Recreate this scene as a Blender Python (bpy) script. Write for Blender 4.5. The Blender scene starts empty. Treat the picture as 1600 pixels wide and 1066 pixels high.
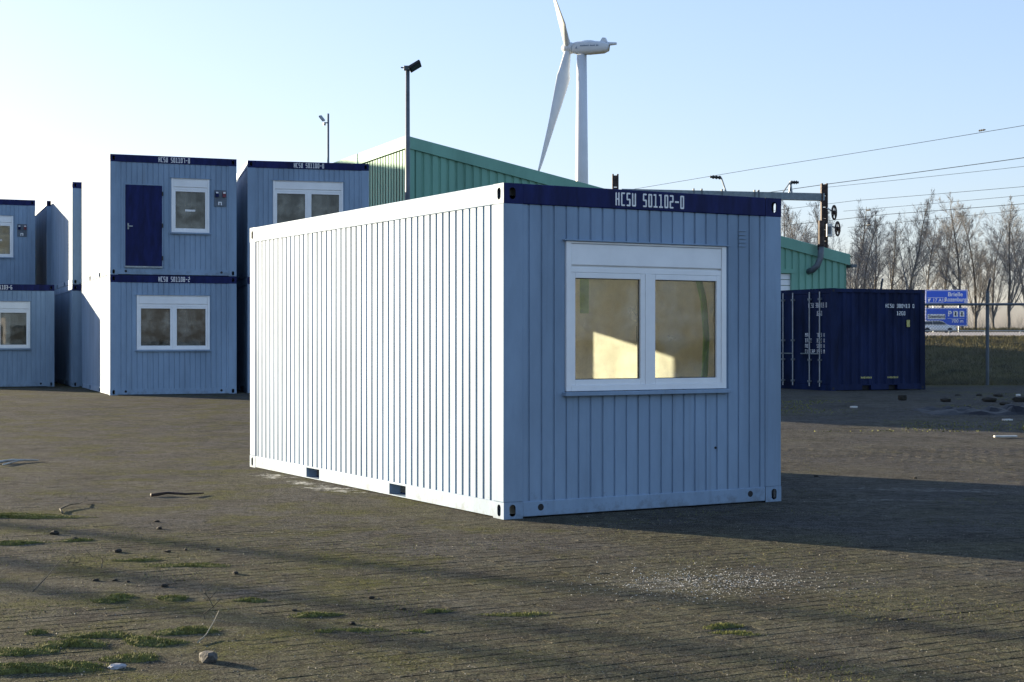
import bpy, bmesh, math, random
import numpy as np
from mathutils import Vector, Matrix
R = math.radians
sc = bpy.context.scene
col = sc.collection
random.seed(7); rng = np.random.default_rng(11)

# ------------------------------------------------------------------ camera, sky, sun, exposure
cam_d = bpy.data.cameras.new('camera'); cam = bpy.data.objects.new('camera', cam_d); col.objects.link(cam)
cam.location = (0, 0, 1.5); cam.rotation_euler = (R(90), 0, 0)
cam_d.sensor_width = 36; cam_d.lens = 53.93; cam_d.shift_y = -3 / 1600
cam_d.clip_start = 0.1; cam_d.clip_end = 6000
sc.camera = cam
SUN_EL, SUN_AZ = R(9.1), R(-55.6)          # azimuth measured from +Y towards +X
w = bpy.data.worlds.new('World'); sc.world = w; w.use_nodes = True
nt = w.node_tree; bgn = nt.nodes['Background']
sky = nt.nodes.new('ShaderNodeTexSky'); sky.sky_type = 'NISHITA'; sky.sun_disc = False
sky.sun_elevation = SUN_EL; sky.sun_rotation = SUN_AZ
sky.air_density = 1.0; sky.dust_density = 1.0; sky.ozone_density = 4.0; sky.altitude = 0
gam = nt.nodes.new('ShaderNodeGamma'); gam.inputs[1].default_value = 0.62       # soft response of the film to the bright sky, the same all round
wb = nt.nodes.new('ShaderNodeMix'); wb.data_type = 'RGBA'; wb.blend_type = 'MULTIPLY'; wb.inputs[0].default_value = 1; wb.inputs[7].default_value = (1.06, 0.95, 1.0, 1)   # camera white balance
nt.links.new(sky.outputs[0], gam.inputs[0]); nt.links.new(gam.outputs[0], wb.inputs[6]); nt.links.new(wb.outputs[2], bgn.inputs[0]); bgn.inputs[1].default_value = 0.13
sd = bpy.data.lights.new('sun', 'SUN'); sd.energy = 4.5; sd.angle = R(0.53); sd.color = (1.0, 0.84, 0.59)
sun = bpy.data.objects.new('sun', sd); col.objects.link(sun)
sdir = Vector((math.sin(SUN_AZ) * math.cos(SUN_EL), math.cos(SUN_AZ) * math.cos(SUN_EL), math.sin(SUN_EL)))
sun.rotation_euler = sdir.to_track_quat('Z', 'Y').to_euler(); sun.location = (-40, 30, 30)
vs = sc.view_settings; vs.view_transform = 'Standard'; vs.look = 'None'; vs.gamma = 1; vs.exposure = 2.0
vs.use_curve_mapping = False

# ------------------------------------------------------------------ materials
MATS = {}
def mat(name, c, rough=0.6, metal=0.0, spec=0.5, var=0.12, scale=6.0, bump=0.0, bscale=40.0, c2=None, world=True, coat=0.0, streak=0.0):
    if name in MATS: return MATS[name]
    m = bpy.data.materials.new(name); m.use_nodes = True; n = m.node_tree; L = n.links
    b = n.nodes['Principled BSDF']
    b.inputs['Roughness'].default_value = rough; b.inputs['Metallic'].default_value = metal
    b.inputs['Specular IOR Level'].default_value = spec; b.inputs['Coat Weight'].default_value = coat
    if world:
        g = n.nodes.new('ShaderNodeNewGeometry'); co = g.outputs['Position']
    else:
        g = n.nodes.new('ShaderNodeTexCoord'); co = g.outputs['Object']
    mp = n.nodes.new('ShaderNodeMapping'); L.new(co, mp.inputs[0])
    if streak: mp.inputs['Scale'].default_value = (1, 1, streak)
    t = n.nodes.new('ShaderNodeTexNoise'); t.inputs['Scale'].default_value = scale; t.inputs['Detail'].default_value = 6; t.inputs['Roughness'].default_value = 0.65
    L.new(mp.outputs[0], t.inputs['Vector'])
    mx = n.nodes.new('ShaderNodeMix'); mx.data_type = 'RGBA'
    d = c2 if c2 else tuple(x * (1 - 2 * var) for x in c)
    e = c if c2 else tuple(min(1, x * (1 + var)) for x in c)
    mx.inputs[6].default_value = (*e, 1); mx.inputs[7].default_value = (*d, 1)
    rp = n.nodes.new('ShaderNodeMapRange'); rp.inputs[1].default_value = 0.35; rp.inputs[2].default_value = 0.65
    L.new(t.outputs[0], rp.inputs[0]); L.new(rp.outputs[0], mx.inputs[0]); L.new(mx.outputs[2], b.inputs['Base Color'])
    rr = n.nodes.new('ShaderNodeMapRange'); rr.inputs[3].default_value = rough * 0.88; rr.inputs[4].default_value = min(1, rough * 1.15)
    L.new(t.outputs[0], rr.inputs[0]); L.new(rr.outputs[0], b.inputs['Roughness'])
    if bump:
        t2 = n.nodes.new('ShaderNodeTexNoise'); t2.inputs['Scale'].default_value = bscale; t2.inputs['Detail'].default_value = 4
        L.new(co, t2.inputs['Vector'])
        bp = n.nodes.new('ShaderNodeBump'); bp.inputs['Strength'].default_value = bump; bp.inputs['Distance'].default_value = 0.02
        L.new(t2.outputs[0], bp.inputs['Height']); L.new(bp.outputs[0], b.inputs['Normal'])
    MATS[name] = m; return m

CAB = mat('cabin_paint', (0.25, 0.343, 0.462), 0.6, spec=0.13, var=0.085, scale=1.6, streak=0.3, bump=0.06, bscale=3.5)
def add_grime(m):
    n = m.node_tree; L = n.links; b = n.nodes['Principled BSDF']; N = n.nodes.new; src = b.inputs['Base Color'].links[0].from_socket
    tc = N('ShaderNodeTexCoord'); sp = N('ShaderNodeSeparateXYZ'); L.new(tc.outputs['Object'], sp.inputs[0])
    ge = N('ShaderNodeNewGeometry')
    a = N('ShaderNodeTexNoise'); a.inputs['Scale'].default_value = 9; a.inputs['Detail'].default_value = 8; a.inputs['Roughness'].default_value = .75; L.new(ge.outputs['Position'], a.inputs['Vector'])
    z = N('ShaderNodeMapRange'); z.inputs[1].default_value = 0.0; z.inputs[2].default_value = .30; z.inputs[3].default_value = .12; z.inputs[4].default_value = -.12; L.new(sp.outputs[2], z.inputs[0])
    s1 = N('ShaderNodeMath'); L.new(a.outputs[0], s1.inputs[0]); L.new(z.outputs[0], s1.inputs[1])
    r1 = N('ShaderNodeMapRange'); r1.inputs[1].default_value = .56; r1.inputs[2].default_value = .74; r1.inputs[4].default_value = .5; L.new(s1.outputs[0], r1.inputs[0])
    mp = N('ShaderNodeMapping'); mp.inputs['Scale'].default_value = (16, 16, .5); L.new(ge.outputs['Position'], mp.inputs[0])
    c = N('ShaderNodeTexNoise'); c.inputs['Scale'].default_value = 1; c.inputs['Detail'].default_value = 4; L.new(mp.outputs[0], c.inputs['Vector'])
    r2 = N('ShaderNodeMapRange'); r2.inputs[1].default_value = .58; r2.inputs[2].default_value = .76; r2.inputs[4].default_value = .22; L.new(c.outputs[0], r2.inputs[0])
    mx = N('ShaderNodeMath'); mx.operation = 'MAXIMUM'; L.new(r1.outputs[0], mx.inputs[0]); L.new(r2.outputs[0], mx.inputs[1])
    q = N('ShaderNodeMix'); q.data_type = 'RGBA'; L.new(mx.outputs[0], q.inputs[0]); L.new(src, q.inputs[6]); q.inputs[7].default_value = (.12, .125, .12, 1); L.new(q.outputs[2], b.inputs['Base Color'])
add_grime(CAB)
NAVY = mat('navy_paint', (0.006, 0.0125, 0.085), 0.5, spec=0.18, var=0.2, scale=9, streak=0.2)
NAVYC = mat('container_blue', (0.008, 0.017, 0.062), 0.6, spec=0.15, var=0.25, scale=2.0, streak=0.3, bump=0.05, bscale=12)
WHITE = mat('white_plastic', (0.84, 0.85, 0.86), 0.35, var=0.03, scale=3)
LETTER = mat('letter_white', (0.8, 0.8, 0.8), 0.5, var=0.05, scale=20)
CREAM = mat('cream_lining', (0.84, 0.84, 0.77), 0.6, var=0.13, scale=1.1)
CFLOOR = mat('vinyl_floor', (0.50, 0.47, 0.40), 0.5)
DARK = mat('dark_rubber', (0.015, 0.016, 0.018), 0.6)
HOLE = mat('hole_shade', (0.008, 0.009, 0.012), 0.7)  # near-black colour stands for the shade inside holes and castings
GREY = mat('galvanised_steel', (0.30, 0.33, 0.35), 0.45, 0.6, var=0.15, scale=8)
GREYP = mat('grey_mast_paint', (0.10, 0.12, 0.14), 0.5, 0.0, var=0.15, scale=3)
GREEN = mat('green_cladding', (0.20, 0.40, 0.31), 0.65, spec=0.2, var=0.08, scale=0.8, streak=0.2)
GREENL = mat('green_cladding_pale', (0.22, 0.27, 0.235), 0.4, var=0.08, scale=0.8, streak=0.2)
ROOF = mat('roof_sheet', (0.3, 0.32, 0.32), 0.5)
TURB = mat('turbine_white', (0.62, 0.66, 0.70), 0.35, var=0.03, scale=0.2)
RUST = mat('rusty_iron', (0.05, 0.03, 0.025), 0.7, var=0.4, scale=6)
BARK = mat('bark', (0.13, 0.115, 0.095), 0.9, var=0.3, scale=2, world=False)
TWIG = mat('twig_bark', (0.20, 0.195, 0.195), 0.9, var=0.25, scale=0.8, world=False)
LEAFG = mat('moss_green', (0.18, 0.19, 0.052), 0.85, var=0.35, scale=30, spec=0.2)
GRASS = mat('dry_grass', (0.115, 0.10, 0.04), 0.9, var=0.4, scale=1.5, spec=0.2)
STONE = mat('stone', (0.09, 0.085, 0.075), 0.85, var=0.35, scale=25, bump=0.3, bscale=60)
SOIL = mat('soil_clod', (0.026, 0.022, 0.015), 0.95, var=0.4, scale=40, bump=0.4, bscale=80)
CHIP = mat('white_chip', (0.55, 0.54, 0.50), 0.6)
STICK = mat('dead_stick', (0.10, 0.085, 0.06), 0.85, var=0.3, scale=20)
SIGN = mat('sign_blue', (0.02, 0.10, 0.62), 0.4, var=0.04)
YELL = mat('yellow_plastic', (0.5, 0.42, 0.10), 0.6)
CONC = mat('pale_concrete', (0.40, 0.36, 0.33), 0.8, var=0.15, scale=0.4)
ASPH = mat('asphalt', (0.055, 0.055, 0.058), 0.85)
CARW = mat('car_white', (0.7, 0.71, 0.72), 0.3, coat=0.5)
LIMEG = mat('lime_green_plastic', (0.22, 0.48, 0.10), 0.5)
YLET = mat('letter_yellow', (0.5, 0.46, 0.16), 0.6)
TARP = mat('black_tarp', (0.008, 0.008, 0.012), 0.6, spec=0.2, bump=0.4, bscale=8)

def glass(name, tint, refl=1.0):
    m = bpy.data.materials.new(name); m.use_nodes = True; n = m.node_tree; n.nodes.clear(); L = n.links
    o = n.nodes.new('ShaderNodeOutputMaterial'); mx = n.nodes.new('ShaderNodeMixShader')
    t = n.nodes.new('ShaderNodeBsdfTransparent'); t.inputs[0].default_value = (*tint, 1)
    g = n.nodes.new('ShaderNodeBsdfGlossy'); g.inputs['Roughness'].default_value = 0.02; g.inputs[0].default_value = (refl, refl, refl, 1)
    f = n.nodes.new('ShaderNodeFresnel'); f.inputs[0].default_value = 1.5
    tc = n.nodes.new('ShaderNodeTexCoord'); ns = n.nodes.new('ShaderNodeTexNoise'); ns.inputs['Scale'].default_value = 3.2; ns.inputs['Detail'].default_value = 6; ns.inputs['Roughness'].default_value = .65
    L.new(tc.outputs['Object'], ns.inputs['Vector']); mr = n.nodes.new('ShaderNodeMapRange'); mr.inputs[1].default_value = .4; mr.inputs[2].default_value = .7; mr.inputs[3].default_value = .04; mr.inputs[4].default_value = .38; L.new(ns.outputs[0], mr.inputs[0])
    df = n.nodes.new('ShaderNodeBsdfDiffuse'); df.inputs[0].default_value = (.55, .55, .48, 1); m2 = n.nodes.new('ShaderNodeMixShader'); L.new(mr.outputs[0], m2.inputs[0]); L.new(t.outputs[0], m2.inputs[1]); L.new(df.outputs[0], m2.inputs[2])
    L.new(f.outputs[0], mx.inputs[0]); L.new(m2.outputs[0], mx.inputs[1]); L.new(g.outputs[0], mx.inputs[2]); L.new(mx.outputs[0], o.inputs[0])
    return m
GLASS = glass('window_glass', (0.74, 0.76, 0.71))
LAMPG = mat('lamp_glass', (0.05, 0.055, 0.06), 0.15)

# ------------------------------------------------------------------ mesh helpers
class MB:
    def __init__(s): s.v = []; s.f = []; s.m = []
    def add(s, vs, fs, mi=0):
        k = len(s.v); s.v += [tuple(p) for p in vs]; s.f += [tuple(i + k for i in f) for f in fs]; s.m += [mi] * len(fs)
    def box(s, a, b, mi=0):
        x0, y0, z0 = a; x1, y1, z1 = b
        s.add([(x0,y0,z0),(x1,y0,z0),(x1,y1,z0),(x0,y1,z0),(x0,y0,z1),(x1,y0,z1),(x1,y1,z1),(x0,y1,z1)],
              [(0,3,2,1),(4,5,6,7),(0,1,5,4),(1,2,6,5),(2,3,7,6),(3,0,4,7)], mi)
    def bbox(s, a, b, r=0.006, mi=0):                       # box with chamfered edges
        bm = bmesh.new(); bmesh.ops.create_cube(bm, size=1)
        for v in bm.verts: v.co = Vector([(a[i] + b[i]) / 2 + v.co[i] * (b[i] - a[i]) for i in range(3)])
        bmesh.ops.bevel(bm, geom=bm.edges[:], offset=r, segments=2, profile=0.5, affect='EDGES')
        bm.verts.index_update(); s.add([v.co[:] for v in bm.verts], [[v.index for v in f.verts] for f in bm.faces], mi); bm.free()
    def tube(s, pts, rad, n=8, mi=0, cap=True):
        pts = [Vector(p) for p in pts]; rad = rad if isinstance(rad, (list, tuple)) else [rad] * len(pts)
        k = len(s.v); ref = None
        for i, p in enumerate(pts):
            d = (pts[min(i + 1, len(pts) - 1)] - pts[max(i - 1, 0)]).normalized()
            if ref is None: ref = Vector((1, 0, 0)) if abs(d.x) < 0.8 else Vector((0, 1, 0))
            a = (ref - d * ref.dot(d)).normalized(); ref = a; c = d.cross(a)
            for j in range(n):
                t = 2 * math.pi * j / n; q = p + (a * math.cos(t) + c * math.sin(t)) * rad[i]; s.v.append(q[:])
        for i in range(len(pts) - 1):
            for j in range(n):
                j2 = (j + 1) % n; s.f.append((k + i*n + j, k + i*n + j2, k + (i+1)*n + j2, k + (i+1)*n + j)); s.m.append(mi)
        if cap and n > 2:
            s.f.append(tuple(k + j for j in range(n))[::-1]); s.m.append(mi)
            s.f.append(tuple(k + (len(pts)-1)*n + j for j in range(n))); s.m.append(mi)
    def quad(s, a, b, c, d, mi=0): s.add([a, b, c, d], [(0, 1, 2, 3)], mi)
    def build(s, name, mats, parent=None, smooth=False, loc=None):
        me = bpy.data.meshes.new(name); me.from_pydata(s.v, [], s.f)
        for m in (mats if isinstance(mats, (list, tuple)) else [mats]): me.materials.append(m)
        me.polygons.foreach_set('material_index', s.m)
        if smooth: me.polygons.foreach_set('use_smooth', [True] * len(me.polygons))
        me.update(); o = bpy.data.objects.new(name, me); col.objects.link(o)
        if parent: o.parent = parent
        if loc: o.location = loc
        return o
def tag(o, label=None, cat=None, group=None, kind=None):
    if label: o['label'] = label
    if cat: o['category'] = cat
    if group: o['group'] = group
    if kind: o['kind'] = kind
    return o
def empty(name, loc, rz=0):
    o = bpy.data.objects.new(name, None); o.empty_display_size = 0.3; col.objects.link(o)
    o.location = loc; o.rotation_euler = (0, 0, rz); return o
def copy_tree(o, parent=None):
    c = o.copy(); col.objects.link(c); c.parent = parent
    for ch in list(o.children): copy_tree(ch, c)
    return c

# block lettering on a 3 x 5 cell grid with cut corners
GL = {'H':'101 101 111 101 101','C':'111 100 100 100 111','S':'111 100 111 001 111','U':'101 101 101 101 111','G':'111 100 101 101 111',
 '0':'111 101 101 101 111','1':'110 010 010 010 111','2':'111 001 111 100 111','3':'111 001 111 001 111','4':'101 101 111 001 001','5':'111 100 111 001 111',
 '6':'111 100 111 101 111','7':'111 001 001 001 001','8':'111 101 111 101 111','9':'111 101 111 001 111','-':'000 000 111 000 000','A':'111 101 111 101 101',
 'M':'111 111 101 101 101','X':'101 101 010 101 101','T':'111 010 010 010 010','R':'111 101 111 110 101','E':'111 100 111 100 111','N':'111 101 101 101 101',
 'P':'111 101 111 100 100','.':'000 000 000 000 010','K':'101 101 110 101 101','L':'100 100 100 100 111','I':'010 010 010 010 010','O':'111 101 101 101 111'}
def lettering(text, width, height, mb=None, ox=0, oz=0, y=0.0, th=0.34, axis=None):
    """flat letters in the XZ plane, origin bottom left, facing -Y"""
    mb = mb or MB(); n = len(text); adv = width / (n - 0.28); cw = adv * 0.74
    st = cw * th
    for i, ch in enumerate(text):
        if ch not in GL: continue
        x0 = ox + i * adv; g = GL[ch].split()
        xs = [x0, x0 + st, x0 + cw - st, x0 + cw]
        sv = st * 1.0; mid = (height - 3 * sv) / 2
        zs = [height, height - sv, height - sv - mid, height - 2*sv - mid, height - 2*sv - 2*mid, 0]
        F = lambda r, c: 0 <= r < 5 and 0 <= c < 3 and g[r][c] == '1'
        for r in range(5):
            for c in range(3):
                if not F(r, c): continue
                p = [(xs[c], zs[r+1]), (xs[c+1], zs[r+1]), (xs[c+1], zs[r]), (xs[c], zs[r])]
                nb = [(r+1, c, r, c-1), (r+1, c, r, c+1), (r-1, c, r, c+1), (r-1, c, r, c-1)]
                out = []
                for k in range(4):
                    a = nb[k]
                    if not F(a[0], a[1]) and not F(a[2], a[3]) and ch not in '-.1TIX':
                        pr, nx = p[(k-1) % 4], p[(k+1) % 4]; f = 0.45
                        dp = (pr[0]-p[k][0], pr[1]-p[k][1]); dn = (nx[0]-p[k][0], nx[1]-p[k][1])
                        lp = math.hypot(*dp); ln = math.hypot(*dn); e = min(st * f, lp * 0.5, ln * 0.5)
                        out += [(p[k][0] + dp[0]/lp*e, p[k][1] + dp[1]/lp*e), (p[k][0] + dn[0]/ln*e, p[k][1] + dn[1]/ln*e)]
                    else: out.append(p[k])
                mb.add([(q[0], y, oz + q[1]) for q in out], [tuple(range(len(out)))])
    return mb
def text_mesh(txt, size, name, material, parent, loc, rot=(R(90), 0, 0), sx=1.0, bold=0.0):
    cu = bpy.data.curves.new(name, 'FONT'); cu.body = txt; cu.size = size; cu.offset = bold; cu.extrude = 0.002
    t = bpy.data.objects.new(name + '_tmp', cu); col.objects.link(t)
    bpy.context.view_layer.update()
    me = bpy.data.meshes.new_from_object(t.evaluated_get(bpy.context.evaluated_depsgraph_get()))
    bpy.data.objects.remove(t); me.materials.clear(); me.materials.append(material)
    o = bpy.data.objects.new(name, me); col.objects.link(o); o.parent = parent; o.location = loc; o.rotation_euler = rot; o.scale = (sx, 1, 1)
    return o

# ------------------------------------------------------------------ ground
def sm(a, b, x): t = np.clip((x - a) / (b - a), 0, 1); return t * t * (3 - 2 * t)
def gz(x, y):
    y = np.asarray(y, float); x = np.asarray(x, float)
    z = 0.19 * sm(18, 36, y) + 1.36 * sm(46, 69, y) - 0.25 * sm(70, 90, y)
    z = z + 0.55 * sm(165, 183, y) + 1.0 * sm(198, 216, y) - 1.6 * sm(300, 600, y)
    return z
def _s(a, b, x): t = (x - a) / (b - a); t = 0.0 if t < 0 else 1.0 if t > 1 else t; return t * t * (3 - 2 * t)
def gzf(x, y):
    if y < 18: return 0.0
    return 0.19*_s(18,36,y) + 1.36*_s(46,69,y) - 0.25*_s(70,90,y) + 0.55*_s(165,183,y) + 1.0*_s(198,216,y) - 1.6*_s(300,600,y)
def vnoise(x, y, s, seed):
    """smooth value noise, numpy"""
    r = np.random.default_rng(seed).random((256, 256)); x = x / s + 1000; y = y / s + 1000
    xi = np.floor(x).astype(int); yi = np.floor(y).astype(int); fx = x - xi; fy = y - yi
    fx = fx*fx*(3-2*fx); fy = fy*fy*(3-2*fy)
    g = lambda a, b: r[a % 256, b % 256]
    return (g(xi,yi)*(1-fx)+g(xi+1,yi)*fx)*(1-fy) + (g(xi,yi+1)*(1-fx)+g(xi+1,yi+1)*fx)*fy

ROW, LEN = 0.112, 0.223        # paver row pitch and length
PANG = R(28.5)
def ground_material():
    m = bpy.data.materials.new('yard_ground'); m.use_nodes = True; n = m.node_tree; L = n.links; N = n.nodes.new
    b = n.nodes['Principled BSDF']; b.inputs['Roughness'].default_value = 0.9; b.inputs['Specular IOR Level'].default_value = 0.03
    g = N('ShaderNodeNewGeometry'); P = g.outputs['Position']
    sp = N('ShaderNodeSeparateXYZ'); L.new(P, sp.inputs[0])
    def noise(s, d=5, r=0.6, vec=None):
        t = N('ShaderNodeTexNoise'); t.inputs['Scale'].default_value = s; t.inputs['Detail'].default_value = d; t.inputs['Roughness'].default_value = r
        L.new(vec or P, t.inputs['Vector']); return t.outputs[0]
    def rng_(v, a, b_, c=0, d=1):
        q = N('ShaderNodeMapRange'); q.inputs[1].default_value = a; q.inputs[2].default_value = b_; q.inputs[3].default_value = c; q.inputs[4].default_value = d
        L.new(v, q.inputs[0]); return q.outputs[0]
    def mix(f, a, b_):
        q = N('ShaderNodeMix'); q.data_type = 'RGBA'
        if isinstance(f, float): q.inputs[0].default_value = f
        else: L.new(f, q.inputs[0])
        for k, v in ((6, a), (7, b_)):
            if isinstance(v, tuple): q.inputs[k].default_value = (*v, 1)
            else: L.new(v, q.inputs[k])
        return q.outputs[2]
    def math_(op, a, b_):
        q = N('ShaderNodeMath'); q.operation = op
        for k, v in ((0, a), (1, b_)):
            if isinstance(v, (int, float)): q.inputs[k].default_value = v
            else: L.new(v, q.inputs[k])
        return q.outputs[0]
    mpn = N('ShaderNodeMapping'); mpn.inputs['Rotation'].default_value = (0, 0, -PANG); mpn.inputs['Scale'].default_value = (1.0, 5.5, 1.0); L.new(P, mpn.inputs[0]); ROWV = mpn.outputs[0]
    dirt = mix(rng_(noise(0.45, 7, 0.7), 0.42, 0.58), (0.134, 0.128, 0.110), (0.104, 0.102, 0.102))
    wet = math_('ADD', noise(0.5, 6), rng_(sp.outputs[1], 7.5, 15, .16, -.12))
    base = mix(rng_(wet, 0.42, 0.62), dirt, (0.118, 0.115, 0.068))      # dirt to moss film
    base = mix(rng_(noise(1.7, 6, 0.75, ROWV), 0.40, 0.54, 0.45, 0), base, (0.040, 0.036, 0.031))
    base = mix(rng_(noise(2.4, 5, 0.75, ROWV), 0.54, 0.66, 0, 0.4), base, (0.16, 0.147, 0.125))
    base = mix(rng_(noise(1.6, 7, 0.72), 0.48, 0.68), base, (0.055, 0.051, 0.045))
    base = mix(rng_(math_('ADD', noise(1.3, 6, 0.7), rng_(sp.outputs[0], -1.0, 1.2, .06, -.06)), 0.54, 0.68, 0, 0.8), base, (0.098, 0.100, 0.026))       # greener moss
    base = mix(rng_(noise(9, 6, 0.8), 0.40, 0.52, 0.7, 0), base, (0.030, 0.027, 0.022))
    base = mix(rng_(noise(15, 5, 0.8), 0.55, 0.65, 0, 0.65), base, (0.19, 0.175, 0.15))
    grit = noise(70, 4, 0.75)
    base = mix(rng_(grit, 0.40, 0.54, 0.92, 0), base, (0.018, 0.016, 0.012))
    base = mix(rng_(noise(120, 2, 0.5), 0.60, 0.70, 0, 0.85), base, (0.26, 0.24, 0.19))
    # irregular white patches on the ground around the cabin
    def white_patch(cx, cy, rx, ry, ang, amt):
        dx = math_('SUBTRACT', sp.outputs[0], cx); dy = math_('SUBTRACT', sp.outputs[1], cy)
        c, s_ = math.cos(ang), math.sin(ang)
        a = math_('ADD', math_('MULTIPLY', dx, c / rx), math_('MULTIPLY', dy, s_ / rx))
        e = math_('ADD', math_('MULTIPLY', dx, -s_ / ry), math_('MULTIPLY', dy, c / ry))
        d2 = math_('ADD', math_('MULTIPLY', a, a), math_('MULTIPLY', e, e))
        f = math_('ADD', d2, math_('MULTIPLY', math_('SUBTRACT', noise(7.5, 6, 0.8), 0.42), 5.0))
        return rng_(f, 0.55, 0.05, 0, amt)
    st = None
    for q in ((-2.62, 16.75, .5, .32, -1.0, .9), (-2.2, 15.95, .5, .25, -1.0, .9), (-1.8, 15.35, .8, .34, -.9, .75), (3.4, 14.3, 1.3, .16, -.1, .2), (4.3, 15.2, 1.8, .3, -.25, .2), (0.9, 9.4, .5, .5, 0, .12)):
        s1 = white_patch(*q); st = s1 if st is None else math_('MAXIMUM', st, s1)
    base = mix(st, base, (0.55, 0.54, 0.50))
    # rough grass bank beyond the fence
    gm = rng_(math_('ADD', sp.outputs[1], math_('MULTIPLY', noise(0.3, 3), 3.0)), 43.5, 45.5)
    gcol = mix(rng_(noise(0.5, 6), 0.35, 0.65), (0.078, 0.074, 0.026), (0.105, 0.085, 0.045))
    base = mix(gm, base, gcol)
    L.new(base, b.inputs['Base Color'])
    h = math_('ADD', math_('MULTIPLY', grit, 0.5), math_('ADD', noise(18, 4, 0.6), math_('MULTIPLY', noise(190, 2), 0.22)))
    bp = N('ShaderNodeBump'); bp.inputs['Strength'].default_value = 0.9; bp.inputs['Distance'].default_value = 0.014
    L.new(h, bp.inputs['Height']); L.new(bp.outputs[0], b.inputs['Normal'])
    return m
GROUND = ground_material()

def axis(segs):
    out = []
    for a, b, d in segs: out += list(np.arange(a, b, d))
    return np.array(out + [segs[-1][1]])
xs = np.concatenate([-np.geomspace(3000, 8, 40)[:-1], axis([(-8, 8, 0.07)]), np.geomspace(8, 3000, 46)[1:]])
ys = np.concatenate([[-800, -200, -50, -10, 0, 4], axis([(5, 20, 0.07), (20, 72, 0.6)]), np.geomspace(72, 5000, 70)[1:]])
GX, GY = np.meshgrid(xs, ys)
GZ = gz(GX, GY)
near = (GX > -9) & (GX < 9) & (GY > 4) & (GY < 26)
fillz = -0.0058 + 0.0040 * sm(.5, .8, vnoise(GX, GY, 1.3, 1)) + 0.0007 * (vnoise(GX, GY, 0.23, 2) - 0.5)
fillz += 0.0014 * sm(7.6, 10, GY) + 0.0008 * sm(10, 18, GY) + 0.0034 * sm(-.7, -2.2, GX + 1.2 * (vnoise(GX, GY, .8, 9) - .5))
GZ = GZ + np.where(near, fillz, 0.004 + 0.03 * (vnoise(GX, GY, 2.5, 5) - 0.5) * (GY > 26) * (GY < 45))
nx, ny = len(xs), len(ys)
V = np.stack([GX, GY, GZ], -1).reshape(-1, 3)
I = (np.arange(ny - 1)[:, None] * nx + np.arange(nx - 1)[None, :]).reshape(-1)
F = np.stack([I, I + 1, I + nx + 1, I + nx], -1)
def np_mesh(name, V, F, m, parent=None, smooth=False):
    me = bpy.data.meshes.new(name); k = F.shape[1]
    me.vertices.add(len(V)); me.vertices.foreach_set('co', V.astype(np.float32).ravel())
    me.loops.add(F.size); me.loops.foreach_set('vertex_index', F.astype(np.int32).ravel())
    me.polygons.add(len(F)); me.polygons.foreach_set('loop_start', np.arange(0, F.size, k, dtype=np.int32)); me.polygons.foreach_set('loop_total', np.full(len(F), k, np.int32))
    me.polygons.foreach_set('use_smooth', np.full(len(F), smooth, bool))
    me.materials.append(m); me.update(calc_edges=True); me.validate()
    o = bpy.data.objects.new(name, me); col.objects.link(o); o.parent = parent; return o
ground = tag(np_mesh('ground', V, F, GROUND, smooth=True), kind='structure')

# concrete block pavers: rows laid parallel to the cabin's end
def paver_shape(seed):
    r = random.Random(seed); a, b = LEN - 0.003, ROW - 0.008; e = 0.002; vs = []
    for k, (i, z) in enumerate(((0, -0.05), (0, -0.0008), (e, 0.0))):
        for sx, sy in ((-1, -1), (1, -1), (1, 1), (-1, 1)):
            j = 0.0015
            vs.append((sx * (a / 2 - i) + r.uniform(-j, j), sy * (b / 2 - i) + r.uniform(-j, j), z + (r.uniform(-.0012, .0012) if k == 2 else 0)))
    fs = [(8, 9, 10, 11)]
    for k in (0, 4):
        for j in range(4): fs.append((k + j, k + (j + 1) % 4, k + 4 + (j + 1) % 4, k + 4 + j))
    return vs, fs
shapes = [paver_shape(i) for i in range(6)]
pmesh = []
for vs_, fs_ in shapes:
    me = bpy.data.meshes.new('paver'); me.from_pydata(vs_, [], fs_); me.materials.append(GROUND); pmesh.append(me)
ca, sa = math.cos(PANG), math.sin(PANG)
cells = []
for r in range(-40, 330):
    for k in range(-110, 120):
        a = (k + (0.5 if r % 2 else 0) + 0.12 * math.sin(r * 1.7)) * LEN; b = r * ROW
        x = a * ca - b * sa; y = a * sa + b * ca
        if 5.9 < y < 21 and abs(x) < 0.36 * y + 0.5: cells.append((y, x, r * 1000 + k))
cells.sort()
inview = [c for c in cells if c[0] > 6.62 and abs(c[1]) < 0.334 * c[0]][:300]
chosen = set(c[2] for c in inview)
AV, AF = [], []
for y, x, idn in cells:
    rr = random.Random(idn); sh = rr.randrange(6)
    tx, ty = rr.gauss(0, 0.0022), rr.gauss(0, 0.0022); z = gzf(x, y) + rr.gauss(0, 0.0006); an = PANG + rr.gauss(0, 0.008)
    M = Matrix.Translation((x, y, z)) @ Matrix.Rotation(an, 4, 'Z') @ Matrix.Rotation(ty, 4, 'X') @ Matrix.Rotation(tx, 4, 'Y')
    if idn in chosen:
        o = bpy.data.objects.new('paver', pmesh[sh]); col.objects.link(o); o.parent = ground; o.matrix_local = M
    else:
        A = np.array(M); vs_ = np.array(shapes[sh][0]); AV.append(vs_ @ A[:3, :3].T + A[:3, 3]); AF.append(np.array(shapes[sh][1]) + 12 * len(AF))
o = np_mesh('pavers', np.concatenate(AV), np.concatenate(AF), GROUND, ground); o['kind'] = 'stuff'

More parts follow.
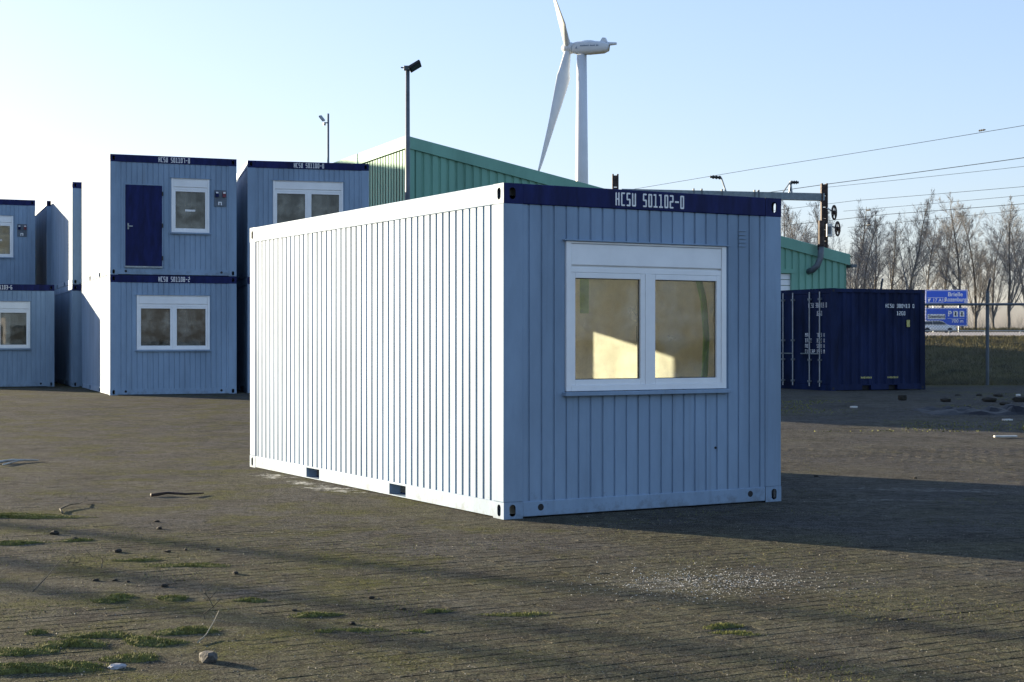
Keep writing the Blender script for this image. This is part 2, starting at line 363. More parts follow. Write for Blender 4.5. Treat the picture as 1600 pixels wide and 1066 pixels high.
# ------------------------------------------------------------------ site cabins
CW, CL, CH = 2.95, 6.06, 2.80
PW, PD = 0.185, 0.18           # corner post size
TB, BB = 0.17, 0.14            # top and bottom rail heights
def groove_profile(a, b, pitch, depth, gw=0.0115):
    """breakpoints (position, recess) of a pressed sheet between a and b"""
    n = max(1, round((b - a) / pitch)); p = (b - a) / n; out = [(a, 0)]
    for i in range(n):
        c = a + (i + 0.5) * p
        out += [(c - gw, 0), (c - gw + .0015, depth), (c + gw - .0015, depth), (c + gw, 0)]
    return out + [(b, 0)]
def sheet(mb, prof, z0, z1, opens, place, flip=False):
    """ribbed sheet with rectangular openings; place(t, depth, z) -> xyz"""
    for (ta, da), (tb, db) in zip(prof[:-1], prof[1:]):
        cuts = [ta, tb]
        for (o0, o1, _, _) in opens:
            for q in (o0, o1):
                if ta + 1e-5 < q < tb - 1e-5: cuts.append(q)
        cuts = sorted(set(cuts)); dep = lambda q: da + (db - da) * (q - ta) / (tb - ta) if tb > ta else da
        for c0, c1 in zip(cuts[:-1], cuts[1:]):
            mid = (c0 + c1) / 2; zz = [(z0, z1)]
            for (o0, o1, p0, p1) in opens:
                if o0 < mid < o1:
                    zz = [s for a, b in zz for s in ((a, min(b, p0)), (max(a, p1), b)) if s[1] - s[0] > 1e-5]
            for a, b in zz:
                q = [place(c0, dep(c0), a), place(c1, dep(c1), a), place(c1, dep(c1), b), place(c0, dep(c0), b)]
                mb.quad(*(q[::-1] if flip else q))
def slot_plate(mb, hole, Wd, Hd, place, mi, cx, cz, hw, hh):
    """plate Wd x Hd with a slot-shaped hole, filled between the two outlines, with a hole rim"""
    inner = []
    for k in range(16):
        t = 2 * math.pi * k / 16; x = math.cos(t) * hw; z = math.sin(t) * hw
        inner.append((cx + x, cz + z + (hh - hw if math.sin(t) >= 0 else -(hh - hw))))
    outer = []
    for (px, pz) in inner:
        dx, dz = px - cx, pz - cz
        sx = ((Wd - cx) / dx if dx > 1e-9 else (-cx / dx if dx < -1e-9 else 1e9)); sz = ((Hd - cz) / dz if dz > 1e-9 else (-cz / dz if dz < -1e-9 else 1e9))
        s = min(sx, sz); outer.append((cx + dx * s, cz + dz * s))
    # pull nearest outer points to the corners
    for c in ((0, 0), (Wd, 0), (Wd, Hd), (0, Hd)):
        i = min(range(16), key=lambda i: (outer[i][0]-c[0])**2 + (outer[i][1]-c[1])**2); outer[i] = c
    k = len(mb.v)
    mb.add([place(x, z, 0) for x, z in outer] + [place(x, z, 0) for x, z in inner] + [place(x, z, 0.012) for x, z in inner], [])
    for i in range(16):
        j = (i + 1) % 16
        mb.f.append((k + i, k + j, k + 16 + j, k + 16 + i)); mb.m.append(mi)
        mb.f.append((k + 16 + i, k + 16 + j, k + 32 + j, k + 32 + i)); mb.m.append(2)
cast_cache = {}
def casting_mesh(hh, navy_front):
    """hollow corner fitting: footprint PW x PD, height hh, outer faces at x=0 and y=0; mirrored by scale"""
    key = (hh, navy_front)
    if key in cast_cache: return cast_cache[key]
    mb = MB(); f = 1 if navy_front else 0; zc = hh * 0.5
    slot_plate(mb, None, PW, hh, lambda a, z, d: (a, d, z), f, 0.085, zc, 0.03, 0.05)      # front face
    slot_plate(mb, None, PD, hh, lambda a, z, d: (d, a, z), 0, 0.08, zc, 0.03, 0.05)       # side face
    mb.quad((0,0,hh),(PW,0,hh),(PW,PD,hh),(0,PD,hh), 0); mb.quad((0,0,0),(0,PD,0),(PW,PD,0),(PW,0,0), 0)
    mb.quad((PW,0,0),(PW,PD,0),(PW,PD,hh),(PW,0,hh), 2); mb.quad((0,PD,0),(PW,PD,0),(PW,PD,hh),(0,PD,hh), 2)
    me = bpy.data.meshes.new('corner_casting'); me.from_pydata(mb.v, [], mb.f)
    for m in (CAB, NAVY, HOLE): me.materials.append(m)
    me.polygons.foreach_set('material_index', mb.m); me.update(); cast_cache[key] = me; return me

def make_window(root, x0, x1, z0, z1, panes, back=False, sticker=False):
    """plastic window with roller shutter box; outer frame x0..x1, z0..z1 on the end wall"""
    T = (lambda x, y, z: (x, y, z)) if not back else (lambda x, y, z: (CW - x, CL - y, z))
    def bb(mb, a, b, r=0.004):
        A, B = T(*a), T(*b); mb.bbox([min(A[i], B[i]) for i in range(3)], [max(A[i], B[i]) for i in range(3)], r)
    y0, y1 = -0.006, 0.085; sb = 0.215; fr = 0.05
    f = MB()
    zt = z1 - sb
    bb(f, (x0, y0, z0), (x0 + fr, y1, z1)); bb(f, (x1 - fr, y0, z0), (x1, y1, z1))
    bb(f, (x0 + fr, y0, z0), (x1 - fr, y1, z0 + fr)); bb(f, (x0 + fr, y0 + .012, zt - fr), (x1 - fr, y1, zt - 0.004))
    bb(f, (x0 + fr, 0.03, zt - 0.006), (x1 - fr, y1 - .002, zt + 0.02), .002)
    if panes == 2: bb(f, ((x0+x1)/2 - .03, y0 + .006, z0 + fr), ((x0+x1)/2 + .03, y1, zt - fr))
    win = f.build('window', WHITE, root)
    s = MB(); bb(s, (x0 + fr, y0 + 0.008, zt + 0.012), (x1 - fr, y1, z1 - 0.02), 0.008)
    s.build('shutter_box', WHITE, win)
    s = MB(); bb(s, (x0 + fr, y0 + .002, z1 - .018), (x1 - fr, y1, z1)); s.build('shutter_cap', WHITE, win)
    c = MB(); bb(c, (x0 - 0.03, -0.028, z1 + 0.002), (x1 + 0.03, 0.012, z1 + 0.014), 0.002); c.build('drip_cap', CAB, win)
    c = MB(); bb(c, (x0 - 0.03, -0.045, z0 - 0.04), (x1 + 0.03, 0.014, z0 - 0.006), 0.004); c.build('sill', CAB, win)
    spans = [(x0 + fr, x1 - fr)] if panes == 1 else [(x0 + fr, (x0+x1)/2 - .03), ((x0+x1)/2 + .03, x1 - fr)]
    for i, (a, b) in enumerate(spans):
        m = MB(); q = 0.048; ya, yb = 0.008, 0.065
        bb(m, (a, ya, z0 + fr), (a + q, yb, zt - fr)); bb(m, (b - q, ya, z0 + fr), (b, yb, zt - fr))
        bb(m, (a + q, ya, z0 + fr), (b - q, yb, z0 + fr + q)); bb(m, (a + q, ya, zt - fr - q), (b - q, yb, zt - fr))
        m.build('sash', WHITE, win)
        g = MB()
        A, B = T(a + q, 0.04, z0 + fr + q), T(b - q, 0.04, zt - fr - q)
        g.quad((A[0], A[1], A[2]), (B[0], A[1], A[2]), (B[0], A[1], B[2]), (A[0], A[1], B[2])); g.build('pane', GLASS, win)
        g = MB()
        for (ga, gb, gc, gd) in ((a+q, a+q+.006, z0+fr+q, zt-fr-q), (b-q-.006, b-q, z0+fr+q, zt-fr-q), (a+q, b-q, z0+fr+q, z0+fr+q+.006), (a+q, b-q, zt-fr-q-.006, zt-fr-q)):
            A, B = T(ga, 0.030, gc), T(gb, 0.034, gd); g.box([min(A[k], B[k]) for k in range(3)], [max(A[k], B[k]) for k in range(3)])
        g.build('gasket', DARK, win)
    m = MB(); hx = spans[0][1] - 0.02 if panes == 2 else x0 + fr + 0.02
    bb(m, (hx - .014, 0.066, z0 + .42), (hx + .014, 0.10, z0 + .56), 0.005); m.build('handle', DARK, win)
    if sticker:
        m = MB(); A = T((x0+x1)/2 - .12, 0.036, z0 + .50), T((x0+x1)/2 + .12, 0.038, z0 + .545)
        m.box([min(A[0][k], A[1][k]) for k in range(3)], [max(A[0][k], A[1][k]) for k in range(3)]); m.build('sticker', LETTER, win)
    return win
OPN_W = (0.61, 2.31, 1.055, 2.335)      # wide window on the window end
OPN_N = (1.41, 2.30, 1.02, 2.295)      
OPN_R = (1.38, 2.32, 1.02, 2.42)       # taller window on a rear door end       # narrow window on the door end
OPN_D = (0.32, 1.22, 0.20, 2.13)        # door
def cabin(label, loc, rz, front='window', rear=None, code=None, group=None, fine=False, lining=None, sticker=False):
    root = empty('site_cabin', loc, rz); tag(root, label, 'site cabin', group)
    bx = (lambda mb, a, b: mb.bbox(a, b, 0.007)) if fine else (lambda mb, a, b: mb.box(a, b))
    for sx in (0, 1):
        for sy in (0, 1):
            for top in (0, 1):
                hh = TB if top else BB
                o = bpy.data.objects.new('corner_casting', casting_mesh(hh, bool(top))); col.objects.link(o); o.parent = root
                o.location = (CW * sx, CL * sy, CH - TB if top else 0); o.scale = (-1 if sx else 1, -1 if sy else 1, 1)
            p = MB(); x = 0.001 if not sx else CW - PW; y = 0.001 if not sy else CL - PD
            bx(p, (x, y, BB), (x + PW - .001, y + PD - .001, CH - TB)); p.build('corner_post', CAB, root)
    # end rails
    for nm, y0, y1 in (('front', 0.0, 0.12), ('rear', CL - 0.12, CL)):
        m = MB(); bx(m, (PW, y0, CH - TB), (CW - PW, y1, CH)); hd = m.build('header', NAVY, root)
        if nm == 'front' and code:
            wd = 0.73; lettering(code, wd, 0.118, ox=CW / 2 - wd / 2, oz=CH - TB + 0.026, y=-0.003).build('lettering', LETTER, hd)
        m = MB(); bx(m, (PW, y0 + .002, 0.012), (CW - PW, y1, BB)); rl = m.build('end_sill', CAB, root)
        for cx in (0.36, CW - 0.36):
            h = MB(); h.tube([(cx, y0 + .001 if nm == 'front' else y1 - .02, 0.085), (cx, y0 + .02 if nm == 'front' else y1 + .001, 0.085)], 0.029, 14)
            h.build('drain_hole', HOLE, rl)
    # side rails, the lower one with two fork pockets
    for sx in (0, 1):
        xa, xb = (0.0, 0.12) if not sx else (CW - 0.12, CW)
        m = MB(); bx(m, (xa, PD, CH - TB), (xb, CL - PD, CH)); m.build('top_rail', CAB, root)
        m = MB(); P = [(1.87, 2.23), (3.96, 4.32)]; zz0, zz1 = 0.02, 0.122
        y = PD
        for a, b in P:
            m.box((xa + .002, y, 0.012), (xb, a, BB)); m.box((xa + .002, a, 0.012), (xb, b, zz0)); m.box((xa + .002, a, zz1), (xb, b, BB)); y = b
        m.box((xa + .002, y, 0.012), (xb, CL - PD, BB)); br = m.build('bottom_rail', CAB, root)
        for a, b in P:
            q = MB(); xi = xb if not sx else xa
            q.quad((xi, a, zz0), (xi, b, zz0), (xi, b, zz1), (xi, a, zz1)); q.build('fork_pocket', NAVY, br)  # navy back plate stands for the shade inside the pocket
    # wall sheets
    fo = [OPN_W] if front == 'window' else ([OPN_N, OPN_D] if front == 'door' else [])
    ro = [(CW - o[1], CW - o[0], o[2], o[3]) for o in ([OPN_R, OPN_D] if rear == 'door' else [OPN_W] if rear == 'window' else [])]
    pf = groove_profile(PW, CW - PW, 0.124, 0.011)
    m = MB(); sheet(m, pf, BB - .002, CH - TB + .002, fo, lambda t, d, z: (t, 0.012 + d, z)); m.build('end_wall', CAB, root)
    m = MB(); sheet(m, pf, BB - .002, CH - TB + .002, ro, lambda t, d, z: (t, CL - 0.012 - d, z), True); m.build('end_wall', CAB, root)
    ps = groove_profile(PD, CL - PD, 0.1266, 0.026, 0.0180)
    m = MB(); sheet(m, ps, BB - .002, CH - TB + .002, [], lambda t, d, z: (0.012 + d, t, z), True); m.build('side_wall', CAB, root)
    m = MB(); sheet(m, ps, BB - .002, CH - TB + .002, [], lambda t, d, z: (CW - 0.012 - d, t, z)); m.build('side_wall', CAB, root)
    m = MB(); m.box((0.12, 0.12, CH - 0.09), (CW - .12, CL - .12, CH - 0.02)); m.build('roof', ROOF, root)
    m = MB(); m.box((0.12, 0.12, 0.03), (CW - .12, CL - .12, 0.16)); m.build('floor', CFLOOR, root)
    # inner lining
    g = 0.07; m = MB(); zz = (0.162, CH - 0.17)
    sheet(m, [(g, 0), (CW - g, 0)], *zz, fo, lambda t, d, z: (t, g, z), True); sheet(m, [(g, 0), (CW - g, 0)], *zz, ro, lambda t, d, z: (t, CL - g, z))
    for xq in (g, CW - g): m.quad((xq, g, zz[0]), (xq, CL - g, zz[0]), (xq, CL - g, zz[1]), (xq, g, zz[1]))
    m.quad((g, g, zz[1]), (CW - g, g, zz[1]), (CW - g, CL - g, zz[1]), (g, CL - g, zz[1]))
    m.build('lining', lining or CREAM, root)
    def end_fittings(kind, back):
        T = (lambda a, b: (a, b)) if not back else (lambda a, b: (tuple(CW - b[0] if i == 0 else CL - b[1] if i == 1 else a[2] for i in range(3)), tuple(CW - a[0] if i == 0 else CL - a[1] if i == 1 else b[2] for i in range(3))))
        if kind == 'window': make_window(root, *OPN_W, 2, back)
        if kind == 'door':
            make_window(root, *(OPN_R if back else OPN_N), 1, back, sticker)
            x0, x1, z0, z1 = OPN_D
            d = MB(); d.box(*(T((x0 - .06, -0.86, z0 + .01), (x0 - .015, -.02, z1 - .03)) if back else T((x0 + .03, -0.012, z0 + .01), (x1 - .03, 0.05, z1 - .03)))); door = d.build('door', NAVY, root)
            d = MB(); d.box(*T((x0, -0.004, z0), (x0 + .028, 0.08, z1))); d.box(*T((x1 - .028, -0.004, z0), (x1, 0.08, z1))); d.box(*T((x0 + .028, -0.004, z1 - .028), (x1 - .028, 0.08, z1)))
            d.build('door_frame', CAB, door)
            d = MB(); d.box(*T((x0 + .02, -0.03, z0 - .03), (x1 - .02, 0.03, z0 + .006))); d.build('threshold', GREY, door)
            for zz_ in (() if back else (z0 + .2, (z0 + z1) / 2, z1 - .22)):
                d = MB(); d.box(*T((x1 - .035, -0.03, zz_ - .05), (x1 - .005, -0.013, zz_ + .05))); d.build('hinge', DARK, door)
            if not back: d = MB(); d.box(*T((x0 + .07, -0.06, 1.12), (x0 + .19, -0.04, 1.145))); d.box(*T((x0 + .075, -0.04, 1.06), (x0 + .105, -0.012, 1.2))); d.build('handle', GREY, door)
            d = MB(); d.box(*T((2.42, -0.008, 1.66), (2.70, 0.02, 2.05))); pn = d.build('socket_panel', mat('panel_grey', (.10, .13, .17), .5), root)
            for (sx_, c_) in ((2.44, NAVY), (2.61, mat('socket_red', (.16, .02, .04), .5))):
                d = MB(); d.box(*T((sx_, -0.06, 1.88), (sx_ + .075, -0.009, 1.955))); d.box(*T((sx_, -0.04, 1.957), (sx_ + .075, -0.009, 2.01))); d.build('socket', c_, pn)
            for (sx_, c_) in ((2.44, WHITE), (2.61, WHITE)):
                d = MB(); d.box(*T((sx_ + .01, -0.062, 1.965), (sx_ + .065, -0.041, 2.0))); d.build('socket_label', c_, pn)
            d = MB(); d.box(*T((2.51, -0.02, 1.69), (2.535, -0.009, 1.77))); d.box(*T((2.57, -0.02, 1.69), (2.595, -0.009, 1.77))); d.box(*T((2.535, -0.02, 1.745), (2.57, -0.009, 1.77))); d.build('earth_clip', WHITE, pn)
    end_fittings(front, False); end_fittings(rear, True)
    return root
ROWG = 'stacked cabins at the far side of the yard'
main = cabin('large grey-blue site cabin standing alone in the foreground, numbered 501102-0', (-0.069, 12.735, 0.0), math.atan2(.496, .868), 'window', 'door', 'HCSU 501102-0', fine=True)
# press plate on the end wall and a small bolt hole
m = MB()
for k in range(5): m.bbox((2.46, 0.004, 2.34 + k * .035), (2.54, 0.011, 2.352 + k * .035), .003)
m.build('vent_louvre', CAB, main)
m = MB(); m.tube([(2.2, 0.008, 0.52), (2.2, 0.016, 0.52)], 0.012, 10); m.build('bolt_hole', HOLE, main)
AR = R(23.0); ax, ay = math.cos(AR), math.sin(AR)
def rowpt(s, t=0.0): x, y = -9.33 - ay * s + ax * t, 35.6 + ax * s + ay * t; return x, y
def stack(s, t, specs, rz=AR, xy=None):
    x, y = xy or rowpt(s, t); z = gzf(x, y) + 0.004
    for i, sp in enumerate(specs):
        cabin(sp[0], (x, y, z + i * (CH + 0.006)), rz, sp[1], sp[2], sp[3], ROWG, False, None if sp[2] else mat('dim_lining', (.30, .32, .33), .7), i == 1 and sp[1] == 'door')  # greyer lining where the rear is closed, standing for a dim interior
stack(0, 0, [('lower cabin 501108-2 with double window, under the cabin with navy door', 'window', None, 'HCSU 501108-2'),
             ('upper cabin 501107-8 with navy door and narrow window', 'door', None, 'HCSU 501107-8')], R(21.6), (-9.33, 35.6))
stack(0, 0, [('lower cabin directly behind the navy-door stack, only a corner strip showing', None, None, None),
             ('upper cabin directly behind the navy-door cabin, its side sunlit white', None, None, None)], R(22), (-12.03, 41.96))
stack(0, 0, [('lower cabin at the far end of the row, hidden behind the others', None, None, None),
             ('upper cabin at the far end of the row, thin navy-topped strip', None, None, None)], R(22), (-14.56, 48.0))
stack(0, 0, [('lower cabin filling the gap behind the two middle stacks', None, None, None),
             ('upper cabin closing the dark gap behind the two middle stacks', None, None, None)], R(22), (-9.15, 43.25))  # stack put in to block bright sky behind the gap
bx_, by_ = rowpt(7.35, -CW - 0.42)
stack(0, 0, [('single cabin 501103-6 with double window at the left picture edge', 'window', None, 'HCSU 501103-6')], xy=(bx_, by_))
bx_, by_ = rowpt(13.1, -CW - 0.35)
stack(0, 0, [('lower cabin behind the single cabin 501103-6, carrying an upper cabin', None, None, None),
             ('upper cabin with bright window and socket panel at the left picture edge', 'door', 'window', 'HCSU 501110-6')], xy=(bx_, by_))
stack(0, 0, [('lower cabin right of the navy-door stack, hidden by the big cabin', 'window', None, None),
             ('upper cabin 501100-0 with double window, right of the navy-door cabin', 'window', None, 'HCSU 501100-0')], R(15), (-6.36, 36.9))

# green things standing inside the foreground cabin, seen through its window
c, s = math.cos(main.rotation_euler.z), math.sin(main.rotation_euler.z)
def inmain(x, y): return (-0.069 + c * x - s * y, 12.735 + s * x + c * y)
p = inmain(2.70, 3.0)
m = MB(); m.bbox((-.05, -.012, 1.62), (.05, .012, 2.46), .005); m.bbox((-.07, -.02, 2.44), (.07, .02, 2.47), .004)
o = m.build('green_strip', mat('pale_green', (.42, .66, .24), .5), None, loc=(*p, 0.16)); o.rotation_euler.z = main.rotation_euler.z - .6
tag(o, 'pale green strip hanging from the ceiling behind the left window pane', 'strip')
p = inmain(2.45, 0.75)
m = MB(); m.tube([(0.0, 0, 2.2), (.10, .02, 2.0), (.2, .04, 1.7), (.24, .05, 1.35), (.22, .05, 1.0), (.14, .03, .7), (.0, 0, .45), (-.1, 0, .1), (-.1, 0, 0.03)], .032, 10)
o = m.build('green_hose', LIMEG, None, True, (*p, 0.165)); o.rotation_euler.z = main.rotation_euler.z
tag(o, 'curved bright green hose seen through the right window pane', 'hose')

# ------------------------------------------------------------------ green hall
hall = empty('green_hall', (-3.06, 45.0, 0.2), R(23)); tag(hall, 'long green corrugated steel hall with sloping roof behind the cabins', 'building')
HW, HD, Z0, Z1 = 15.4, 22.0, 7.25, 4.13
slope = (Z1 - Z0) / HW
def rib(a, b, pitch, dep):
    n = round((b - a) / pitch); p = (b - a) / n; out = []
    for i in range(n):
        c0 = a + i * p; out += [(c0, 0), (c0 + p * .62, 0), (c0 + p * .70, dep), (c0 + p * .92, dep)]
    return out + [(b, 0)]
m = MB(); prof = rib(0, HW, 0.262, 0.045); top = lambda t: Z0 + slope * t - 0.34
DOOR = (11.9, 13.3, 3.45)
for (ta, da), (tb, db) in zip(prof[:-1], prof[1:]):
    zb = DOOR[2] if DOOR[0] < (ta + tb) / 2 < DOOR[1] else -0.6
    m.quad((ta, da, zb), (tb, db, zb), (tb, db, top(tb)), (ta, da, top(ta)))
m.build('front_wall', GREEN, hall)
m = MB(); n = 20
for k in range(n):
    z = -0.4 + k * (DOOR[2] + .4) / n; m.box((DOOR[0] + .05, 0.07, z), (DOOR[1] - .05, 0.10, z + (DOOR[2] + .4) / n - .02))
rd = m.build('roller_door', WHITE, hall)
m = MB(); m.box((DOOR[0] - .05, -.03, DOOR[2]), (DOOR[1] + .12, .045, DOOR[2] + .13)); m.box((DOOR[1] - .05, -.02, -.6), (DOOR[1] + .1, .06, DOOR[2] - .002)); m.box((DOOR[0] - .08, -.02, -.6), (DOOR[0] + .05, .06, DOOR[2] - .002)); m.build('door_surround', GREEN, rd)
m = MB(); pl = rib(0, HD, 0.262, 0.045)
for (ta, da), (tb, db) in zip(pl[:-1], pl[1:]):
    m.quad((da, tb, -.6), (da, ta, -.6), (da, ta, Z0 - .34), (da, tb, Z0 - .34))
m.build('side_wall', GREEN, hall)
m = MB(); m.quad((HW, 0, -.6), (HW, HD, -.6), (HW, HD, Z1 - .05), (HW, 0, Z1 - .05)); m.quad((0, HD, -.6), (HW, HD, -.6), (HW, HD, Z1 - .05), (0, HD, Z0 - .05)); m.build('rear_wall', GREEN, hall)
m = MB(); ea = -0.05; eb = HW + 0.12
m.add([(ea, -.06, Z0 - .35 - slope*.05), (eb, -.06, Z1 - .35 + slope*.12), (eb, -.06, Z1 + .0 + slope*.12), (ea, -.06, Z0 - slope*.05), (ea, -.005, Z0 - .35), (eb, -.005, Z1 - .35), (eb, -.005, Z1), (ea, -.005, Z0)],
      [(0,1,2,3), (0,4,5,1), (1,5,6,2), (3,2,6,7), (0,3,7,4)])
m.build('gable_fascia', GREEN, hall)
m = MB(); m.box((-.07, -.06, Z0 - .35), (-.052, HD, Z0 + .01)); m.build('side_fascia', GREEN, hall)
m = MB(); m.add([(-.05, -.004, Z0 - .02), (HW + .3, -.004, Z1 - .02 + slope*.3), (HW + .3, HD, Z1 - .02 + slope*.3), (-.05, HD, Z0 - .02)], [(0, 1, 2, 3)]); m.build('roof', ROOF, hall)
m = MB(); m.box((HW + .14, -.1, Z1 - .44), (HW + .36, HD, Z1 - .34)); m.build('gutter', GREYP, hall)
m = MB(); m.box((0.0, -0.02, -.6), (.2, 0.0, Z0 - .352)); m.build('corner_trim', GREEN, hall)
# flue through the gable wall
fx = 14.24
m = MB(); zf = Z0 + slope * fx
m.tube([(fx - .32, .02, zf - .85), (fx - .3, -.2, zf - .8), (fx - .16, -.26, zf - .66), (fx - .05, -.28, zf - .4), (fx - .02, -.28, zf + .05)], .10, 12)
fl = m.build('flue_pipe', GREYP, hall, True)
m = MB(); m.tube([(fx - .02, -.28, zf + .04), (fx - .02, -.28, zf + .82)], .095, 14); m.tube([(fx - .02, -.28, zf - .02), (fx - .02, -.28, zf + .05)], .13, 14); m.tube([(fx - .15, -.28, zf - .15), (fx - .15, -.28, zf + .86), (fx - .19, -.28, zf + .98)], .015, 6); m.build('chimney_stack', RUST, fl)

# unseen tall block, added and shaped to shade the first hall's side
shade_block = empty('green_hall', (-24.5, 59.7, 0.6), R(55.6)); tag(shade_block, 'tall narrow green block added out of view on the left to cast shade', 'building')
for (ln, fx_, fy_) in ((4.0, lambda t, d: (t, d), None), (4.0, lambda t, d: (t, 9 - d), None), (9.0, lambda t, d: (d, t), None), (9.0, lambda t, d: (4 - d, t), None)):
    m = MB(); p2 = rib(0, ln, .262, .045)
    for (ta, da), (tb, db) in zip(p2[:-1], p2[1:]): m.quad((*fx_(ta, da), -.8), (*fx_(tb, db), -.8), (*fx_(tb, db), 9.8), (*fx_(ta, da), 9.8))
    m.build('wall', GREEN, shade_block)
m = MB(); m.box((-.1, -.1, 9.801), (4.1, 9.1, 10.1)); m.build('roof', ROOF, shade_block)

# ------------------------------------------------------------------ navy storage container
bang = math.atan2(.42, .907)
con = empty('storage_container', (8.02, 38.6, gzf(8, 38.6) + .004), bang); tag(con, 'small navy shipping container with white lock rods beside the green hall', 'container')
BL, BW, BH = 2.991, 2.438, 2.591     # local x along the long side, y into the depth
def corr(a, b, pitch, dep):
    n = round((b - a) / pitch); p = (b - a) / n; out = [(a, 0)]
    for i in range(n):
        q = a + i * p; out += [(q + p*.25, 0), (q + p*.42, dep), (q + p*.75, dep), (q + p*.92, 0)]
    return out + [(b, 0)]
m = MB(); sheet(m, corr(.16, BL - .16, .275, .036), .16, BH - .1, [], lambda t, d, z: (t, .02 + d, z)); m.build('side_wall', NAVYC, con)
m = MB(); sheet(m, corr(.16, BL - .16, .275, .036), .16, BH - .1, [], lambda t, d, z: (t, BW - .02 - d, z), True); m.build('side_wall', NAVYC, con)
m = MB(); m.quad((BL - .03, .1, .1), (BL - .03, BW - .1, .1), (BL - .03, BW - .1, BH - .1), (BL - .03, .1, BH - .1)); m.build('rear_wall', NAVYC, con)
m = MB(); m.box((.1, .1, BH - .06), (BL - .1, BW - .1, BH - .03)); m.build('roof', NAVYC, con)
for x in (0, BL - .16):
    for y in (0, BW - .12):
        m = MB(); m.box((x, y, .118), (x + .16, y + .12, BH - .118)); m.build('corner_post', NAVYC, con)
        for z in (0, BH - .118):
            m = MB(); m.box((x - .004, y - .004, z), (x + .164, y + .124, z + .118)); cc = m.build('corner_casting', NAVYC, con)
            m = MB(); m.box((x + .05, y - .006 if y < 1 else y + .11, z + .03), (x + .11, y + .01 if y < 1 else y + .126, z + .09)); m.build('hole', HOLE, cc)
for y in (0, BW - .1):
    m = MB(); m.box((.16, y, BH - .1), (BL - .16, y + .1, BH - .005)); m.build('top_rail', NAVYC, con)
    m = MB(); xx = .16
    for a, b in ((.98, 1.26), (1.82, 2.1)):
        m.box((xx, y + .005, .015), (a, y + .1, .16)); m.box((a, y + .005, .13), (b, y + .1, .16)); xx = b
    m.box((xx, y + .005, .015), (BL - .16, y + .1, .16)); br = m.build('bottom_rail', NAVYC, con)
    if y == 0:
        for a, b in ((.98, 1.26), (1.82, 2.1)):
            q = MB(); q.quad((a, .1, .015), (b, .1, .015), (b, .1, .13), (a, .1, .13)); q.build('fork_pocket', HOLE, br)
            lettering('HHEHSHH', .34, .05, ox=a - .03, oz=.30, y=.018).build('lettering', YLET, br)
m = MB(); m.box((.02, .12, .0), (.12, BW - .12, .16)); m.build('door_sill', NAVYC, con)
m = MB(); m.box((.02, .12, BH - .12), (.12, BW - .12, BH)); m.build('door_header', NAVYC, con)
hL = (BW - .26) / 2
for k in (0, 1):
    m = MB(); ya = .13 + k * (hL + .003); m.box((.03, ya, .165), (.075, ya + hL - .003, BH - .125)); dr = m.build('door', NAVYC, con)
    for q in (.22, .62):
        yy = ya + hL * (q if k == 0 else 1 - q) + (.08 if k == 0 else -.02)
        m = MB(); m.tube([(-.012, yy, .1), (-.012, yy, BH - .08)], .017, 8); rod = m.build('lock_rod', mat('zinc_rod', (.42, .44, .46), .4, .3), dr)
        for z in (.2, .75, 1.25, 2.3):
            m = MB(); m.box((-.035, yy - .05, z), (.028, yy + .05, z + .05)); m.build('rod_bracket', GREY, rod)
        m = MB(); m.box((-.045, yy - .02, .92), (-.03, yy + .34, .95)); m.build('handle', GREY, rod)
# writing on the door end (faces -x) and on the long side (faces -y)
def door_text(t, wd, h, y_left, z):
    o = lettering(t, wd, h, th=.26).build('lettering', LETTER, con); o.rotation_euler = (0, 0, -R(90)); o.location = (.026, y_left, z)
for t, wd, z in (('HCSU 380413 0', .78, 2.11), ('12G0', .22, 1.90)): door_text(t, wd, .12, .98 if len(t) > 5 else .62, z)
for k, (a, b) in enumerate((('MAX', '7119 K'), ('TARE', '1310 K'), ('NET', '5809 K'), ('CU.CAP', '15.9 M'))):
    door_text(a, .07 * len(a), .1, 1.12, 1.36 - k * .14); door_text(b, .055 * len(b), .1, .62, 1.36 - k * .14)
lettering('HCSU 380413 0', .92, .10, ox=1.72, oz=2.11, y=.008, th=.28).build('lettering', LETTER, con)
lettering('12G0', .27, .10, ox=2.08, oz=1.92, y=.008, th=.28).build('lettering', LETTER, con)
m = MB(); m.box((2.40, .006, 1.62), (2.50, .012, 1.80)); m.build('data_plate', YLET, con)

# ------------------------------------------------------------------ lamp masts
def mast(x, y, ztop, r, label, big):
    z0 = gzf(x, y); t = empty('floodlight_mast', (x, y, z0)); tag(t, label, 'lamp mast', 'floodlight masts behind the cabins'); h = ztop - z0
    m = MB(); m.tube([(0, 0, 0), (0, 0, h * .5), (0, 0, h)], [r * 1.25, r * 1.1, r * .9], 12); m.tube([(0, 0, 0), (0, 0, .04)], r * 2.2, 12); m.build('pole', GREYP, t, True)
    if big:
        m = MB(); m.bbox((-.10, -.08, h - .02), (.08, .08, h + .10), .015); m.tube([(-.10, 0, h + .05), (-.18, 0, h + .06)], .02, 6); m.build('bracket', GREYP, t)
        m = MB(); m.bbox((-.17, -.14, -.04), (.17, .14, .04), .015); f = m.build('floodlight', DARK, t); f.location = (.20, -.02, h + .09); f.rotation_euler = (R(-25), R(-32), R(8))
        m = MB(); m.box((-.14, -.11, -.046), (.14, .11, -.041)); m.build('lens', LAMPG, f)
    else:
        m = MB(); m.tube([(0, 0, h - .3), (-.14, -.03, h - .3)], .022, 8); m.tube([(-.12, 0, h - .38), (-.11, -.03, h - .3)], .04, 8); m.build('bracket', GREY, t)
        m = MB(); m.bbox((-.11, -.09, -.025), (.11, .09, .025), .01); f = m.build('floodlight', GREY, t); f.location = (-.20, -.04, h - .16); f.rotation_euler = (R(20), R(52), 0)
        m = MB(); m.box((-.08, -.07, -.031), (.08, .07, -.026)); m.build('lens', WHITE, f)
